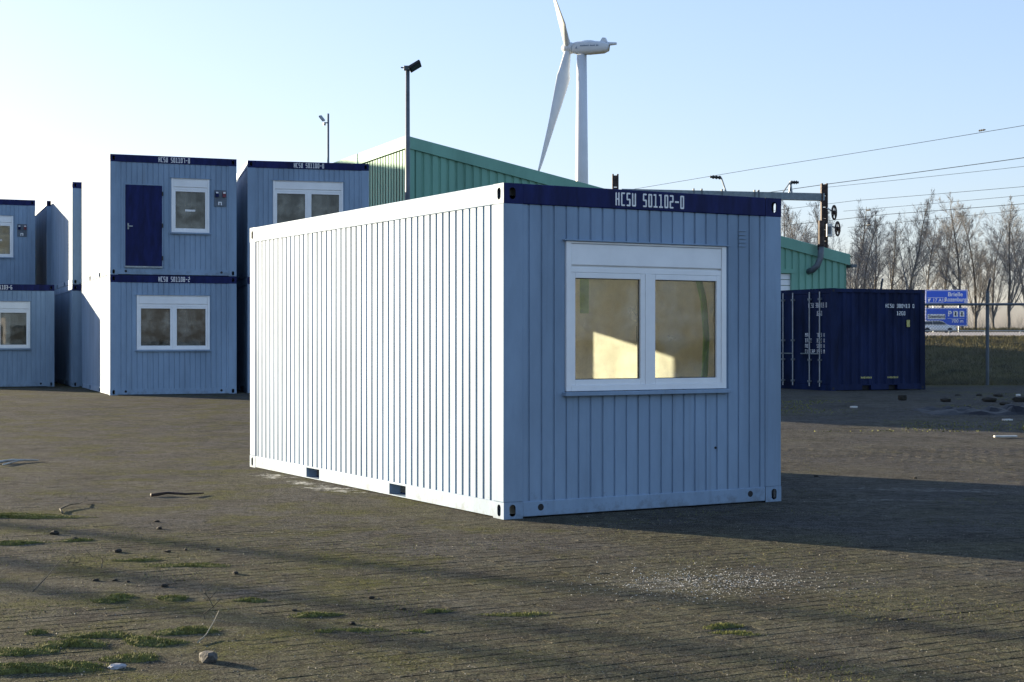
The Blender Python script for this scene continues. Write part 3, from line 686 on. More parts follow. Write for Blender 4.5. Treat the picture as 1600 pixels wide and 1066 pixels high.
mast(-2.79, 41.0, 8.70, .062, 'tall grey lamp mast with dark floodlight in front of the green hall', True)
mast(-5.99, 50.0, 8.85, .036, 'thin lamp mast with small pale floodlight rising behind the cabins', False)

# ------------------------------------------------------------------ wind turbine
TY = 420.0; TX = (909 - 800) / 2397 * TY; k_ = TY / 2397
turb = empty('wind_turbine', (TX, TY, gzf(0, TY))); tag(turb, 'white three-bladed wind turbine far behind the green hall', 'wind turbine')
hubz = 1.5 + (530 - 75) * k_ - gzf(0, TY)
m = MB(); m.tube([(0, 0, 0), (0, 0, hubz * .55), (0, 0, hubz - 2.0)], [2.1, 1.75, 1.35], 32); m.build('tower', TURB, turb, True)
yaw = math.atan2(.36, -.93)          # rotor axis: to the left and away
axd = Vector((-.933, .36, .05)).normalized(); side = Vector((.36, .933, 0)).normalized(); upv = axd.cross(side) * -1
if upv.z < 0: upv = -upv
C0 = Vector((0.3, 0, hubz))
def along(d): return C0 + axd * d
m = MB(); rings = []
prof = [(-7.6, .5, .5, .35), (-7.3, 1.3, 1.1, .1), (-6.0, 1.75, 1.55, 0), (-2.0, 1.8, 1.85, 0), (1.4, 1.65, 1.75, -.05), (2.6, 1.4, 1.45, -.05), (3.0, 1.0, 1.0, 0)]
NS = 20; kk = len(m.v)
for d, ww, hh, dz in prof:
    for j in range(NS):
        t = 2 * math.pi * j / NS; ct, st_ = math.cos(t), math.sin(t)
        e = .6; q = along(d) + side * ww * math.copysign(abs(ct) ** e, ct) + upv * (hh * math.copysign(abs(st_) ** e, st_) + dz); m.v.append(q[:])
for i in range(len(prof) - 1):
    for j in range(NS):
        j2 = (j + 1) % NS; m.f.append((kk + i*NS + j, kk + i*NS + j2, kk + (i+1)*NS + j2, kk + (i+1)*NS + j)); m.m.append(0)
m.f.append(tuple(kk + j for j in range(NS))); m.m.append(0)
nac = m.build('nacelle', TURB, turb, True)
m = MB()
a = along(-5.0) + upv * 1.5; b = along(-7.0) + upv * 1.4
for sgn in (1,):
    vsx = [a + side*.7, a - side*.7, b - side*.6, b + side*.6, a + side*.5 + upv*1.15 - axd*.6, a - side*.5 + upv*1.15 - axd*.6, a - side*.5 + upv*1.1 - axd*1.4 , a + side*.5 + upv*1.1 - axd*1.4]
    m.add([q[:] for q in vsx], [(0,1,5,4),(1,2,6,5),(2,3,7,6),(3,0,4,7),(4,5,6,7)])
m.tube([(along(-6.5) + upv*.95)[:], (along(-9.6) + upv*1.0)[:]], [.6, .35], 8)
m.build('cooler_hood', TURB, nac)
def face_pt(d, h): return along(d) + side * -1.84 + upv * h
m = MB(); rr = random.Random(3); d = .2
for wlen in (7, 4, 2):
    for i in range(wlen):
        q = [face_pt(d, .15), face_pt(d - .26, .15), face_pt(d - .26, .15 + rr.choice((.28, .42))), face_pt(d, .45)]; m.add([z[:] for z in q], [(0, 1, 2, 3)]); d -= .36
    d -= .3
m.build('lettering', mat('faded_blue_letters', (.18, .24, .34), .6), nac)
m = MB(); q0 = face_pt(1.45, -.25)
m.add([(q0 + upv*.5 - axd*.35)[:], (q0 - axd*.3 - upv*.25)[:], (q0 + axd*.35 - upv*.1)[:], (q0 + upv*.05 - axd*.02)[:]], [(0, 1, 3), (1, 2, 3)]); m.build('emblem', mat('faded_blue_letters', (.18, .24, .34), .6), nac)
HC = along(4.2)
m = MB(); m.tube([along(2.9)[:], along(3.4)[:], along(5.0)[:], along(5.8)[:], along(6.2)[:]], [1.45, 1.6, 1.5, .9, .2], 20); hub = m.build('hub', TURB, turb, True)
BLN = 214 * k_
for ph in (197.5, 317.5, 77.5):               # blade angle in the rotor plane from straight up, towards +side
    t = R(ph); rad = upv * math.cos(t) + side * math.sin(t); tan = axd.cross(rad)
    m = MB(); kk = len(m.v); st = 22; NS = 12
    for i in range(st + 1):
        f = i / st; ctr = HC + rad * (f * BLN) + axd * (BLN * (.045 * f + .03 * f * f))
        chord = 1.0 if f < .05 else (1.0 + (1.75 - 1.0) * min(1, (f - .05) / .17) if f < .22 else 1.75 * (1 - (f - .22) / .78) ** .8 + .28)
        thick = .95 if f < .05 else max(.06, .95 * (1 - f) ** 1.6 * (1 - .45 * min(1, (f - .05) / .17)))
        tw = R(62 - 40 * min(1, f * 1.6)); cd = tan * math.cos(tw) + axd * math.sin(tw); td = rad.cross(cd)
        for j in range(NS):
            u = 2 * math.pi * j / NS; m.v.append((ctr + cd * (chord * math.cos(u) - (chord - 1.0) * .4) + td * thick * math.sin(u))[:])
    for i in range(st):
        for j in range(NS):
            j2 = (j + 1) % NS; m.f.append((kk + i*NS + j, kk + i*NS + j2, kk + (i+1)*NS + j2, kk + (i+1)*NS + j)); m.m.append(0)
    m.f.append(tuple(kk + st*NS + j for j in range(NS))); m.m.append(0)
    m.build('blade', TURB, turb, True)

# ------------------------------------------------------------------ railway portal and overhead wires
pl_ = Vector((4.95, 73.5, 0)); pr_ = Vector((14.65, 72.0, 0))
port = empty('catenary_portal', (pr_.x, pr_.y, 0)); tag(port, 'steel railway portal with grey cross beam behind the green hall', 'portal')
def L_(p): return (p[0] - pr_.x, p[1] - pr_.y, p[2])
for P, zt in ((pl_, 9.40), (pr_, 8.80)):
    m = MB(); w_ = .30; x0, y0, _ = L_(P); b0 = gzf(P.x, P.y) - .2
    for dx in (-w_ / 2, w_ / 2 - .07): m.box((x0 + dx, y0 - .15, b0), (x0 + dx + .07, y0 + .15, zt))
    nlat = 14
    for i in range(nlat):
        z = b0 + (zt - b0 - .02) * i / nlat; m.box((x0 - w_/2 + .07, y0 - .13, z), (x0 + w_/2 - .07, y0 + .13, z + (zt - b0 - .02) / nlat - .05))
    m.build('post', RUST, port)
bm_ = MB(); a = Vector(L_((pl_.x + .3, pl_.y, 8.52))); b = Vector(L_((pr_.x - .0, pr_.y, 8.16)))
def beam(mb, a, b, hh, dd):
    mb.add([(a.x, a.y - dd, a.z - hh), (b.x, b.y - dd, b.z - hh), (b.x, b.y - dd, b.z + hh), (a.x, a.y - dd, a.z + hh), (a.x, a.y + dd, a.z - hh), (b.x, b.y + dd, b.z - hh), (b.x, b.y + dd, b.z + hh), (a.x, a.y + dd, a.z + hh)],
           [(0,1,2,3), (5,4,7,6), (3,2,6,7), (4,5,1,0), (0,3,7,4), (1,5,6,2)])
beam(bm_, a, b, .17, .15); bmo = bm_.build('beam', mat('portal_grey', (.20, .25, .28), .5), port)
for f in (.36, .40, .66, .68, .50):
    m = MB(); q = a.lerp(b, f); m.box((q.x - .03, q.y - .17, q.z - .26), (q.x + .03, q.y + .17, q.z + .26)); m.build('clamp', GREYP, bmo)
def insul(base, tip, end):
    m = MB(); m.tube([base, tip], .04, 6); ar = m.build('bracket_arm', GREY, port)
    m = MB(); b_, e_ = Vector(tip), Vector(end); n = 7; pts = [b_.lerp(e_, i / n) for i in range(n + 1)]
    m.tube([p[:] for p in pts], [.05, .10, .05, .10, .05, .10, .05, .06], 8); m.build('insulator', DARK, ar)
q = a.lerp(b, .52); insul((q.x, q.y, q.z + .17), (q.x - .22, q.y, q.z + .82), (q.x - .75, q.y, q.z + .86))
q = a.lerp(b, .83); insul((q.x, q.y, q.z + .17), (q.x + .08, q.y, q.z + .66), (q.x + .45, q.y, q.z + .66)); 
m = MB(); m.tube([(q.x - .3, q.y, q.z + .17), (q.x + .06, q.y, q.z + .7)], .03, 6); m.tube([(q.x + .12, q.y, q.z + .17), (q.x + .06, q.y, q.z + .7)], .05, 6); m.build('bracket_arm', GREY, port)
for (dx, zc) in ((.42, 7.42), (.58, 6.66)):
    m = MB(); rad_ = .32
    ring = [(dx + .12 * math.sin(2*math.pi*i/20), -.25 - .0 + rad_*.35 * math.sin(2*math.pi*i/20), zc + rad_ * math.cos(2*math.pi*i/20)) for i in range(21)]
    m.tube(ring, .045, 6, cap=False)
    for i in range(0, 20, 4): m.tube([(dx, -.25, zc), ring[i]], .02, 5)
    m.tube([(dx - .06, -.3, zc), (dx + .06, -.2, zc)], .1, 10); wh = m.build('tension_wheel', RUST, port)
    m = MB(); m.tube([(.1, -.17, zc + .22), (dx, -.25, zc)], .04, 6); m.build('wheel_arm', mat('bright_steel', (.55, .55, .53), .4), wh)
m = MB(); m.bbox((.16 - .12, -.4, 6.28), (.16 + .14, -.2, 6.88), .02); m.build('control_box', mat('bright_steel', (.55, .55, .53), .4), port)
m = MB(); m.box((.08, -.403, 6.4), (.24, -.401, 6.76)); m.build('control_plate', GREYP, port)
wd_ = Vector((.451, -.892, 0))
wires = [((11.40, 72.0, 9.49), 9.55, .017, 62, 'topmost overhead wire above the railway portal'),
         ((14.75, 72.0, 8.77), 8.82, .024, 25, 'thick overhead wire running from the portal post top to the right'),
         ((14.72, 72.0, 8.62), 8.40, .014, 0, 'thin overhead wire just below the thick wire at the portal post'),
         ((16.1, 72.3, 8.02), 7.72, .015, 20, 'thin overhead wire passing just above the bare tree tops'),
         ((15.6, 72.2, 7.52), 7.36, .013, 0, 'thin overhead wire running from the upper tension wheel'),
         ((17.6, 72.4, 7.38), 7.18, .02, 20, 'lower thick overhead wire crossing the bare tree crowns'),
         ((15.8, 72.2, 6.75), 6.9, .012, 0, 'lowest thin overhead wire running from the lower tension wheel')]
for st_, ze, r_, back, lab in wires:
    s0 = Vector(st_); s1 = s0 + wd_ * 44; s1.z = s0.z + (ze - s0.z) * 2.6; pts = []
    if back: pts.append((s0 - wd_ * back)[:])
    for i in range(9):
        f = i / 8; q = s0.lerp(s1, f); q.z -= .25 * 4 * f * (1 - f) * .5; pts.append(q[:])
    m = MB(); m.tube(pts, r_ * .62, 5); tag(m.build('overhead_wire', mat('weathered_wire', (.03, .035, .04), 1.0, spec=0.0), None), lab, 'wire', 'overhead railway wires')
for (p0, lab) in (((16.6, 71.4, 7.50), 'upper black insulator on the wire right of the portal post'), ((16.55, 71.2, 6.80), 'lower black insulator on the wire right of the portal post'), ((21.9, 60.1, 7.35), 'black insulator on the wire near the right picture edge'), ((18.05, 58.9, 9.52), 'small black insulator on the topmost wire')):
    m = MB(); n = 8; m.tube([(0.05 * i - .18, 0, -.0 * i) for i in range(n)], [.02, .04, .03, .04, .03, .04, .03, .02], 8); o = m.build('wire_insulator', DARK, None, False, p0); o.rotation_euler.z = math.atan2(wd_.y, wd_.x); tag(o, lab, 'insulator', 'insulators on the overhead wires')

# ------------------------------------------------------------------ chain link fence
fz = gzf(13, 43.3); fence = empty('chain_link_fence', (13, 43.3, fz)); tag(fence, 'chain link fence with grey posts right of the navy container', 'fence')
for x in (-2.6, .42, 3.45):
    m = MB(); m.tube([(x, 0, -.1), (x, 0, 2.62), (x, -.02, 2.66)], .05, 8); m.tube([(x, 0, 2.64), (x, -.25, 3.0)], .03, 6); m.build('post', GREYP, fence)
m = MB(); m.tube([(-3.3, -.055, 2.28), (4.4, -.055, 2.30)], .035, 8); m.build('top_rail', GREYP, fence)
m = MB(); W0, W1, HH = -3.3, 4.4, 2.24; pit = .085
k = W0 - HH
while k < W1:
    for sgn in (1, -1):
        xa, xb = (k, k + HH) if sgn == 1 else (k + HH, k); za, zb = .03, HH + .03
        pa, pb = Vector((xa, .0 if sgn == 1 else .004, za)), Vector((xb, .0 if sgn == 1 else .004, zb))
        d = pb - pa; t0, t1 = 0, 1
        for lim, s_ in ((W0, 1), (W1, -1)):
            if abs(d.x) > 1e-6:
                t = (lim - pa.x) / d.x
                if (d.x > 0) == (s_ == 1): t0 = max(t0, t)
                else: t1 = min(t1, t)
        if t1 > t0: m.tube([(pa + d * t0)[:], (pa + d * t1)[:]], .0036, 3, cap=False)
    k += pit
m.build('wire_mesh', GREYP, fence)['kind'] = 'stuff'

# ------------------------------------------------------------------ motorway, car, sign
m = MB()
m.add([(-300, 140, 1.72), (300, 140, 1.72), (300, 187, 2.25), (-300, 187, 2.25), (300, 199, 2.40), (-300, 199, 2.40)], [(0, 1, 2, 3), (3, 2, 4, 5)]); tag(m.build('motorway', CONC), kind='structure')
rail = empty('guard_rail', (20, 172, 2.08)); tag(rail, 'grey steel guard rail along the near edge of the motorway', 'guard rail')
m = MB(); m.box((0, 0, .30), (120, .05, .42)); m.build('beam', GREY, rail)
for i in range(30):
    q = MB(); q.box((4 * i + 1, .05, -.1), (4 * i + 1.1, .15, .40)); q.build('post', GREY, rail)
cy = 190.0; cx = 52.6; car = empty('car', (cx, cy, 2.285)); tag(car, 'white car driving on the motorway below the blue sign', 'car')
m = MB(); prof_ = [(-2.2, .35), (-2.25, .7), (-2.1, .98), (-1.75, 1.42), (-1.2, 1.5), (.1, 1.5), (.55, 1.42), (1.15, 1.0), (1.95, .85), (2.2, .65), (2.2, .35)]
n = len(prof_); kk = 0
for y, inset in ((-.88, 0), (.88, 0)):
    m.add([(px, y * (1 if pz < 1.0 else .84), pz) for px, pz in prof_], [])
m.f += [tuple(range(n))[::-1], tuple(range(n, 2*n))] + [(i, (i+1) % n, n + (i+1) % n, n + i) for i in range(n)]; m.m += [0] * (n + 2); m.build('body', CARW, car)
m = MB()
for pts in ([(-1.95, 1.02), (-1.68, 1.38), (-.75, 1.42), (-.75, 1.02)], [(-.68, 1.02), (-.68, 1.42), (.05, 1.42), (.48, 1.36), (1.0, 1.02)]): m.add([(px, -.885 if pz < 1.1 else -.775, pz) for px, pz in pts], [tuple(range(len(pts)))])
m.add([(1.13, -.72, 1.03), (.6, -.66, 1.42), (.6, .66, 1.42), (1.13, .72, 1.03)], [(0, 1, 2, 3)]); m.build('window', LAMPG, car)
for x in (-1.4, 1.4):
    for y in (-.9, .7):
        m = MB(); m.tube([(x, y, .32), (x, y + .2, .32)], .32, 16); m.build('wheel', DARK, car)
sy = 205.0; sx0 = (1446 - 800) / 2397 * sy; q_ = sy / 2397
sign = empty('motorway_sign', (sx0, sy, gzf(55, sy))); tag(sign, 'two blue motorway direction panels with white lettering behind the fence', 'road sign')
gz0 = gzf(55, sy)
def zpix(y): return 1.5 + (530 - y) * q_ - gz0
Wp = 66 * q_
for nm, ya, yb in (('upper', 453, 477), ('lower', 481, 510)):
    m = MB(); m.bbox((0, 0, zpix(yb)), (Wp, .08, zpix(ya)), .03); p_ = m.build('sign_panel', SIGN, sign)
    m = MB(); z0, z1 = zpix(yb) + .07, zpix(ya) - .07; e = .07; x0, x1 = .07, Wp - .07
    for A, B in (((x0, z0), (x1, z0 + e)), ((x0, z1 - e), (x1, z1)), ((x0, z0 + e), (x0 + e, z1 - e)), ((x1 - e, z0 + e), (x1, z1 - e))): m.box((A[0], -.012, A[1]), (B[0], -.004, B[1]))
    m.build('border', LETTER, p_)
    if nm == 'upper':
        text_mesh('Brielle', .78, 'lettering', LETTER, p_, (Wp * .53, -.012, zpix(463)), bold=.012); text_mesh('Rozenburg', .78, 'lettering', LETTER, p_, (Wp * .45, -.012, zpix(471)), bold=.012, sx=.86)
        text_mesh('17 A15', .62, 'lettering', LETTER, p_, (Wp * .17, -.012, zpix(471.5)), bold=.01)
        m = MB(); m.box((Wp*.05, -.012, zpix(473.5)), (Wp*.43, -.004, zpix(473))); m.box((Wp*.05, -.012, zpix(465.3)), (Wp*.43, -.004, zpix(464.8))); m.box((Wp*.5, -.012, zpix(474.2)), (Wp*.93, -.004, zpix(473.8)))
        m.add([(Wp*.06, -.012, zpix(471.5)), (Wp*.09, -.012, zpix(472)), (Wp*.13, -.012, zpix(466.5)), (Wp*.06, -.012, zpix(467))], [(0, 1, 2, 3)]); m.build('sign_mark', LETTER, p_)
    else:
        m = MB(); m.box((Wp*.05, -.012, zpix(499)), (Wp*.47, -.004, zpix(491))); lb = m.build('name_plate', LETTER, p_)
        text_mesh('Steenland', .62, 'lettering', DARK, lb, (Wp*.07, -.02, zpix(497)), bold=.012, sx=.92)
        text_mesh('P', 1.0, 'lettering', LETTER, p_, (Wp*.53, -.012, zpix(494)), bold=.03)
        for f in (.66, .81):
            m = MB(); m.box((Wp*f, -.012, zpix(495)), (Wp*(f+.11), -.004, zpix(486))); pc = m.build('pictogram', LETTER, p_)
            m = MB(); m.box((Wp*(f+.035), -.018, zpix(493.5)), (Wp*(f+.07), -.013, zpix(487.5))); m.build('symbol', DARK, pc)
        text_mesh('700 m', .62, 'lettering', LETTER, p_, (Wp*.62, -.012, zpix(504)), bold=.01); m = MB(); m.box((Wp*.52, -.012, zpix(498)), (Wp*.92, -.004, zpix(497.6))); m.build('sign_mark', LETTER, p_)
for f in (.2, .8):
    m = MB(); m.tube([(Wp*f, .2, -.2), (Wp*f, .2, zpix(454))], .09, 8); m.build('post', GREY, sign)

# ------------------------------------------------------------------ bare trees
def tree_mesh(seed, H, fork=0.25, spread=1.0, twigs=1.0, base_r=None, fine=0.022):
    r = random.Random(seed); tr = MB(); cr = MB(); base_r = base_r or H * .013
    def perp(d):
        a = Vector((r.gauss(0, 1), r.gauss(0, 1), r.gauss(0, .6))); a -= d * a.dot(d); return a.normalized()
    def branch(p, d, ln, rad, lev, mb):
        n = 5 if lev < 2 else 3; pts = [p]; rr = [rad]; q = p.copy(); dd = d.copy()
        for i in range(n):
            dd = (dd + perp(dd) * (.10 if lev < 2 else .16) + Vector((0, 0, .10 if lev else .02))).normalized(); q = q + dd * (ln / n); pts.append(q.copy()); rr.append(max(fine * .5, rad * (1 - .86 * (i + 1) / n)))
        mb.tube([x[:] for x in pts], rr, 7 if lev == 0 else 4 if lev == 1 else 3, cap=False)
        return pts, rr
    def grow(p, d, ln, rad, lev):
        mb = tr if lev == 0 else cr
        pts, rr = branch(p, d, ln, rad, lev, mb)
        if lev >= 4: return
        cnt = {0: int(24 * twigs), 1: int(10 * twigs), 2: int(6 * twigs), 3: 2}[lev]
        for i in range(cnt):
            f = fork + (.98 - fork) * r.random() ** 1.25 if lev == 0 else r.uniform(.15, .98); k = min(len(pts) - 2, int(f * (len(pts) - 1))); t = f * (len(pts) - 1) - k
            q = pts[k].lerp(pts[k+1], t); ax_ = (pts[k+1] - pts[k]).normalized()
            ang = R(r.uniform(22, 46)) * spread if lev < 2 else R(r.uniform(20, 55))
            d2 = (ax_ * math.cos(ang) + perp(ax_) * math.sin(ang)).normalized()
            l2 = {0: H * .50 * (1.08 - f) + H * .05, 1: ln * .42 * (1.1 - f * .7), 2: ln * .5, 3: ln * .55}[lev] * r.uniform(.7, 1.2)
            r2 = max(fine, (rr[k] * (1 - t) + rr[k+1] * t) * r.uniform(.32, .55)) if lev < 2 else fine * (1.0 if lev == 2 else .75)
            grow(q, d2, l2, r2, lev + 1)
    grow(Vector((0, 0, -.3)), Vector((r.gauss(0, .02), r.gauss(0, .02), 1)).normalized(), H, base_r, 0)
    return tr, cr
def make_tree(mesh_pair, loc, rz, s, label, group):
    t = empty('bare_tree', loc, rz); t.scale = (s, s, s); tag(t, label, 'tree', group)
    for nm, me in zip(('trunk', 'crown'), mesh_pair):
        o = bpy.data.objects.new(nm, me); col.objects.link(o); o.parent = t
    return t
def tomesh(pair):
    out = []
    for mb, nm, mt in zip(pair, ('trunk', 'crown'), (BARK, TWIG)):
        me = bpy.data.meshes.new(nm); me.from_pydata(mb.v, [], mb.f); me.materials.append(mt); me.update(); out.append(me)
    return out
variants = [tomesh(tree_mesh(21 + i, 20.0, (.12, .08, .16, .10)[i], (1.0, .8, 1.1, .9)[i], 1.0, .26, .017)) for i in range(4)]
trees = [(1228, 330, 236, 'bare tree at the left end of the row, just right of the big cabin'), (1262, 318, 240, 'bare tree rising behind the portal beam end'), (1300, 325, 228, 'bare tree directly behind the rusty portal post'),
         (1328, 322, 232, 'bare tree just right of the tension wheels'), (1348, 330, 222, 'slim bare tree right of the green hall eave'), (1368, 338, 236, 'bare tree over the left half of the navy container'),
         (1415, 309, 226, 'tallest bare tree, above the right half of the navy container'), (1467, 340, 230, 'bare tree directly above the blue motorway sign'), (1504, 314, 224, 'bare tree standing beside the right end of the blue sign'),
         (1524, 330, 232, 'forked bare tree left of the fence post'), (1577, 318, 222, 'stout bare tree right of the fence post'), (1606, 330, 232, 'bare tree cut by the right picture edge'), (1390, 345, 245, 'smaller bare tree left of the tallest tree'), (1445, 350, 250, 'smaller bare tree right of the tallest tree'), (1552, 345, 248, 'smaller bare tree behind the fence post')]
for i, (px, py, Y, lab) in enumerate(trees):
    x = (px - 800) / 2397 * Y; z = gzf(x, Y); h = 1.5 + (530 - py) / 2397 * Y - z
    make_tree(variants[(i * 3 + i // 4) % 4], (x, Y, z - .1), i * 1.9, h / 19.4, lab, 'bare trees beyond the motorway')
# far thicket: a mass of twigs behind the row
rt = random.Random(5); mb = MB()
for i in range(1600):
    x = rt.uniform(40, 125); Y = rt.uniform(250, 285); z = gzf(x, Y); h = rt.uniform(1.0, 4.0) * (.6 + .4 * math.sin(x * .35) ** 2); dx, dy = rt.gauss(0, .2), rt.gauss(0, .2)
    a = Vector((x, Y, z + (0 if i % 3 else h * .3))); b = a + Vector((dx * h, dy * h, h)); mdl = a.lerp(b, .55) + Vector((rt.gauss(0, .2), 0, 0)); r0 = rt.uniform(.02, .05)
    mb.tube([a[:], mdl[:], b[:]], [r0, r0 * .7, .008], 3, cap=False)
tag(mb.build('thicket', TWIG), 'grey leafless thicket behind the row of bare trees', 'thicket', kind='stuff')
# trees left of the frame; their long shadows fall across the yard
tallp = tomesh(tree_mesh(77, 18.0, .56, .7, .5, .15, .02))
for i, (pp, d, s, lab) in enumerate(((5.62, 44, 1.0, 'bare tree left of the picture, nearest the camera'), (6.78, 47, 1.05, 'bare tree left of the picture, middle of three'), (8.05, 45, .95, 'bare tree left of the picture, farthest of three'))):
    base = Vector((.565, .825)) * pp + Vector((-.825, .565)) * d
    make_tree(tallp, (base.x, base.y, gzf(base.x, base.y)), i * 2.1, s, lab, 'bare trees left of the yard')

# ------------------------------------------------------------------ ground cover and litter
def pix(px, py): Y = 1.5 * 2397 / (py - 530); return (px - 800) / 2397 * Y, Y
def blades(mb, n, fx, h0, h1, w=.004, lean=.5, seed=0):
    r = random.Random(seed)
    for i in range(n):
        x, y = fx(r); z = gzf(x, y) - .002; h = r.uniform(h0, h1); a = r.uniform(0, 6.283); ww = w * r.uniform(.6, 1.4); l = h * r.uniform(0, lean)
        dx, dy = math.cos(a), math.sin(a); b = r.uniform(0, 6.283)
        mb.add([(x - dx*ww, y - dy*ww, z), (x + dx*ww, y + dy*ww, z), (x + math.cos(b)*l, y + math.sin(b)*l, z + h)], [(0, 1, 2)])
def moss_tuft(px, py, rx, ry, h, label, group, seed):
    h *= .5
    X, Y = pix(px, py); r = random.Random(seed); mb = MB(); n, k = 18, 6; ph = [r.uniform(0, 6.28) for _ in range(4)]
    def rad(t): return 1 + .3 * math.sin(2*t + ph[0]) + .22 * math.sin(3*t + ph[1]) + .15 * math.sin(7*t + ph[2])
    vs_ = [(0, 0, h)]
    for j in range(1, k + 1):
        for i in range(n):
            t = 2*math.pi*i/n; f = j / k; q = rad(t) * f; vs_.append((rx*q*math.cos(t), ry*q*math.sin(t), h * (1 - f**2) * r.uniform(.55, 1.2) - (.012 if j == k else 0)))
    fs = [(0, 1 + i, 1 + (i+1) % n) for i in range(n)]
    for j in range(k - 1):
        for i in range(n): fs.append((1 + j*n + i, 1 + (j+1)*n + i, 1 + (j+1)*n + (i+1) % n, 1 + j*n + (i+1) % n))
    mb.add(vs_, fs, 1)
    for i in range(int(900 * rx * ry / .02) + 60):
        t = r.uniform(0, 6.283); f = math.sqrt(r.random()); q = rad(t) * f; x, y = rx*q*math.cos(t), ry*q*math.sin(t); z = h * (1 - f*f) * .9; l = r.uniform(.003, .013) + h * .12; a = r.uniform(0, 6.283); b = r.uniform(0, 6.28); w = .0022
        mb.add([(x - math.cos(a)*w, y - math.sin(a)*w, z), (x + math.cos(a)*w, y + math.sin(a)*w, z), (x + math.cos(b)*l*.6, y + math.sin(b)*l*.6, z + l)], [(0, 1, 2)], 0)
    o = mb.build('moss_tuft', [LEAFG, mat('moss_base', (.11, .115, .042), .95, var=.35, scale=45, bump=.5, bscale=90, spec=.1)], None, False, (X, Y, gzf(X, Y))); tag(o, label, 'moss', group)
LAB = ['big moss tuft left of the two merged tufts in the bottom left', 'moss tuft just right of the biggest bottom-left tuft', 'flat moss cushion behind the biggest bottom-left tuft', 'moss tuft at the foot of the tall weed stalk',
 'left one of the two small moss tufts in the middle left', 'right one of the two small moss tufts in the middle left', 'moss tuft in line with the two small tufts, further right', 'wide flat moss patch beyond the tall weed stalk', 'flat moss patch left of the wide flat one',
 'large moss bank by the left picture edge below the bent stick', 'small moss tuft right of the second moss bank at left', 'tiny round moss tuft near the bottom left corner', 'lone moss tuft right of the tall weed stalk', 'second moss bank at the left picture edge, below the large one',
 'low moss patch at the left picture edge near the bottom', 'moss tuft between the two tallest bottom-left tufts', 'long moss tuft directly behind the flat pale stone', 'thick moss bank in the very bottom left corner', 'moss tuft left of the flat pale stone']
for i, (px, py, rx, ry, h) in enumerate(((115, 1008, .14, .10, .045), (225, 1004, .12, .09, .05), (155, 994, .15, .08, .03), (295, 988, .16, .09, .045), (170, 940, .10, .06, .03), (187, 933, .09, .06, .03), (268, 936, .12, .06, .035), (300, 884, .22, .10, .015), (215, 876, .14, .06, .02), (12, 808, .5, .2, .05), (121, 845, .13, .07, .03), (56, 990, .06, .04, .035), (392, 939, .09, .05, .03), (20, 850, .2, .1, .04), (30, 1020, .15, .1, .03), (260, 1006, .10, .07, .03), (205, 1030, .16, .08, .035), (30, 1048, .25, .1, .06), (110, 1042, .18, .07, .04))):
    moss_tuft(px, py, rx, ry, h, LAB[i], 'moss tufts in the left foreground', 100 + i)
LAB2 = ['raised moss tuft leftmost of those before the big cabin', 'small moss tuft midway between the two shadow streaks', 'tiny moss spot just below the leftmost centre tuft', 'long flat moss streak below the near corner of the big cabin', 'flat moss streak between two tiny moss spots',
 'tiny moss spot right of the flat moss streak', 'dark moss tuft below the white chips', 'flat moss smear touching the tuft below the white chips']
for i, (px, py, rx, ry, h) in enumerate(((490, 962, .13, .06, .03), (681, 956, .08, .05, .022), (506, 987, .06, .03, .012), (809, 961, .16, .06, .010), (560, 985, .12, .05, .008), (650, 987, .06, .03, .012), (1129, 980, .10, .06, .03), (1150, 990, .12, .06, .008))):
    moss_tuft(px, py, rx, ry, h, LAB2[i], 'moss tufts before the big cabin', 200 + i)
# clods and stones
def lump(name, px, py, size, m_, label, cat, group, seed, flat=.5):
    X, Y = pix(px, py); r = random.Random(seed); bm = bmesh.new(); bmesh.ops.create_icosphere(bm, subdivisions=2, radius=1)
    for v in bm.verts:
        n_ = 1 + r.uniform(-.16, .16); v.co = Vector((v.co.x * size * n_ * 1.25, v.co.y * size * n_ * .9, v.co.z * size * flat * n_ + size * flat * .55))
    me = bpy.data.meshes.new(name); bm.to_mesh(me); bm.free(); me.materials.append(m_); o = bpy.data.objects.new(name, me); col.objects.link(o); o.location = (X, Y, gzf(X, Y)); o.rotation_euler.z = r.uniform(0, 6.28); tag(o, label, cat, group); return o
lump('stone', 182, 1044, .035, mat('pale_stone', (.30, .31, .33), .7), 'flat pale grey stone in the bottom left corner of the yard', 'stone', None, 1, .35)
lump('stone', 325, 1034, .045, STONE, 'brown stone right of the flat pale stone', 'stone', None, 2, .7)
lump('stone', 1565, 677, .12, YELL, 'pale yellow lump at the right picture edge', 'stone', None, 3, .6).location.x += .45
for i, (px, py, s_) in enumerate(((550, 976, .025), (249, 827, .035), (180, 908, .02), (150, 908, .025), (200, 910, .018), (368, 897, .03), (580, 935, .025), (340, 860, .025), (257, 917, .03), (185, 863, .04), (118, 845, .04), (245, 816, .03), (262, 863, .025), (460, 955, .02), (290, 860, .02), (630, 953, .02), (85, 835, .045), (1275, 745, .03), (1430, 748, .03))):
    lump('soil_clod', px, py, s_ * .68, SOIL, 'small dark clod of soil lying on the yard', 'clod', 'dark soil clods on the yard', 10 + i, .6)
for i, (px, py, s_) in enumerate(((1478, 640, .10), (1512, 650, .08), (1545, 640, .13), (1582, 652, .14), (1560, 633, .10), (1530, 632, .08), (1596, 640, .16), (1496, 632, .07), (1570, 645, .09))):
    lump('dark_rock', px, py, s_, SOIL, 'dark rock lying around the black tarpaulin', 'rock', 'dark rocks around the tarpaulin', 60 + i, .5)
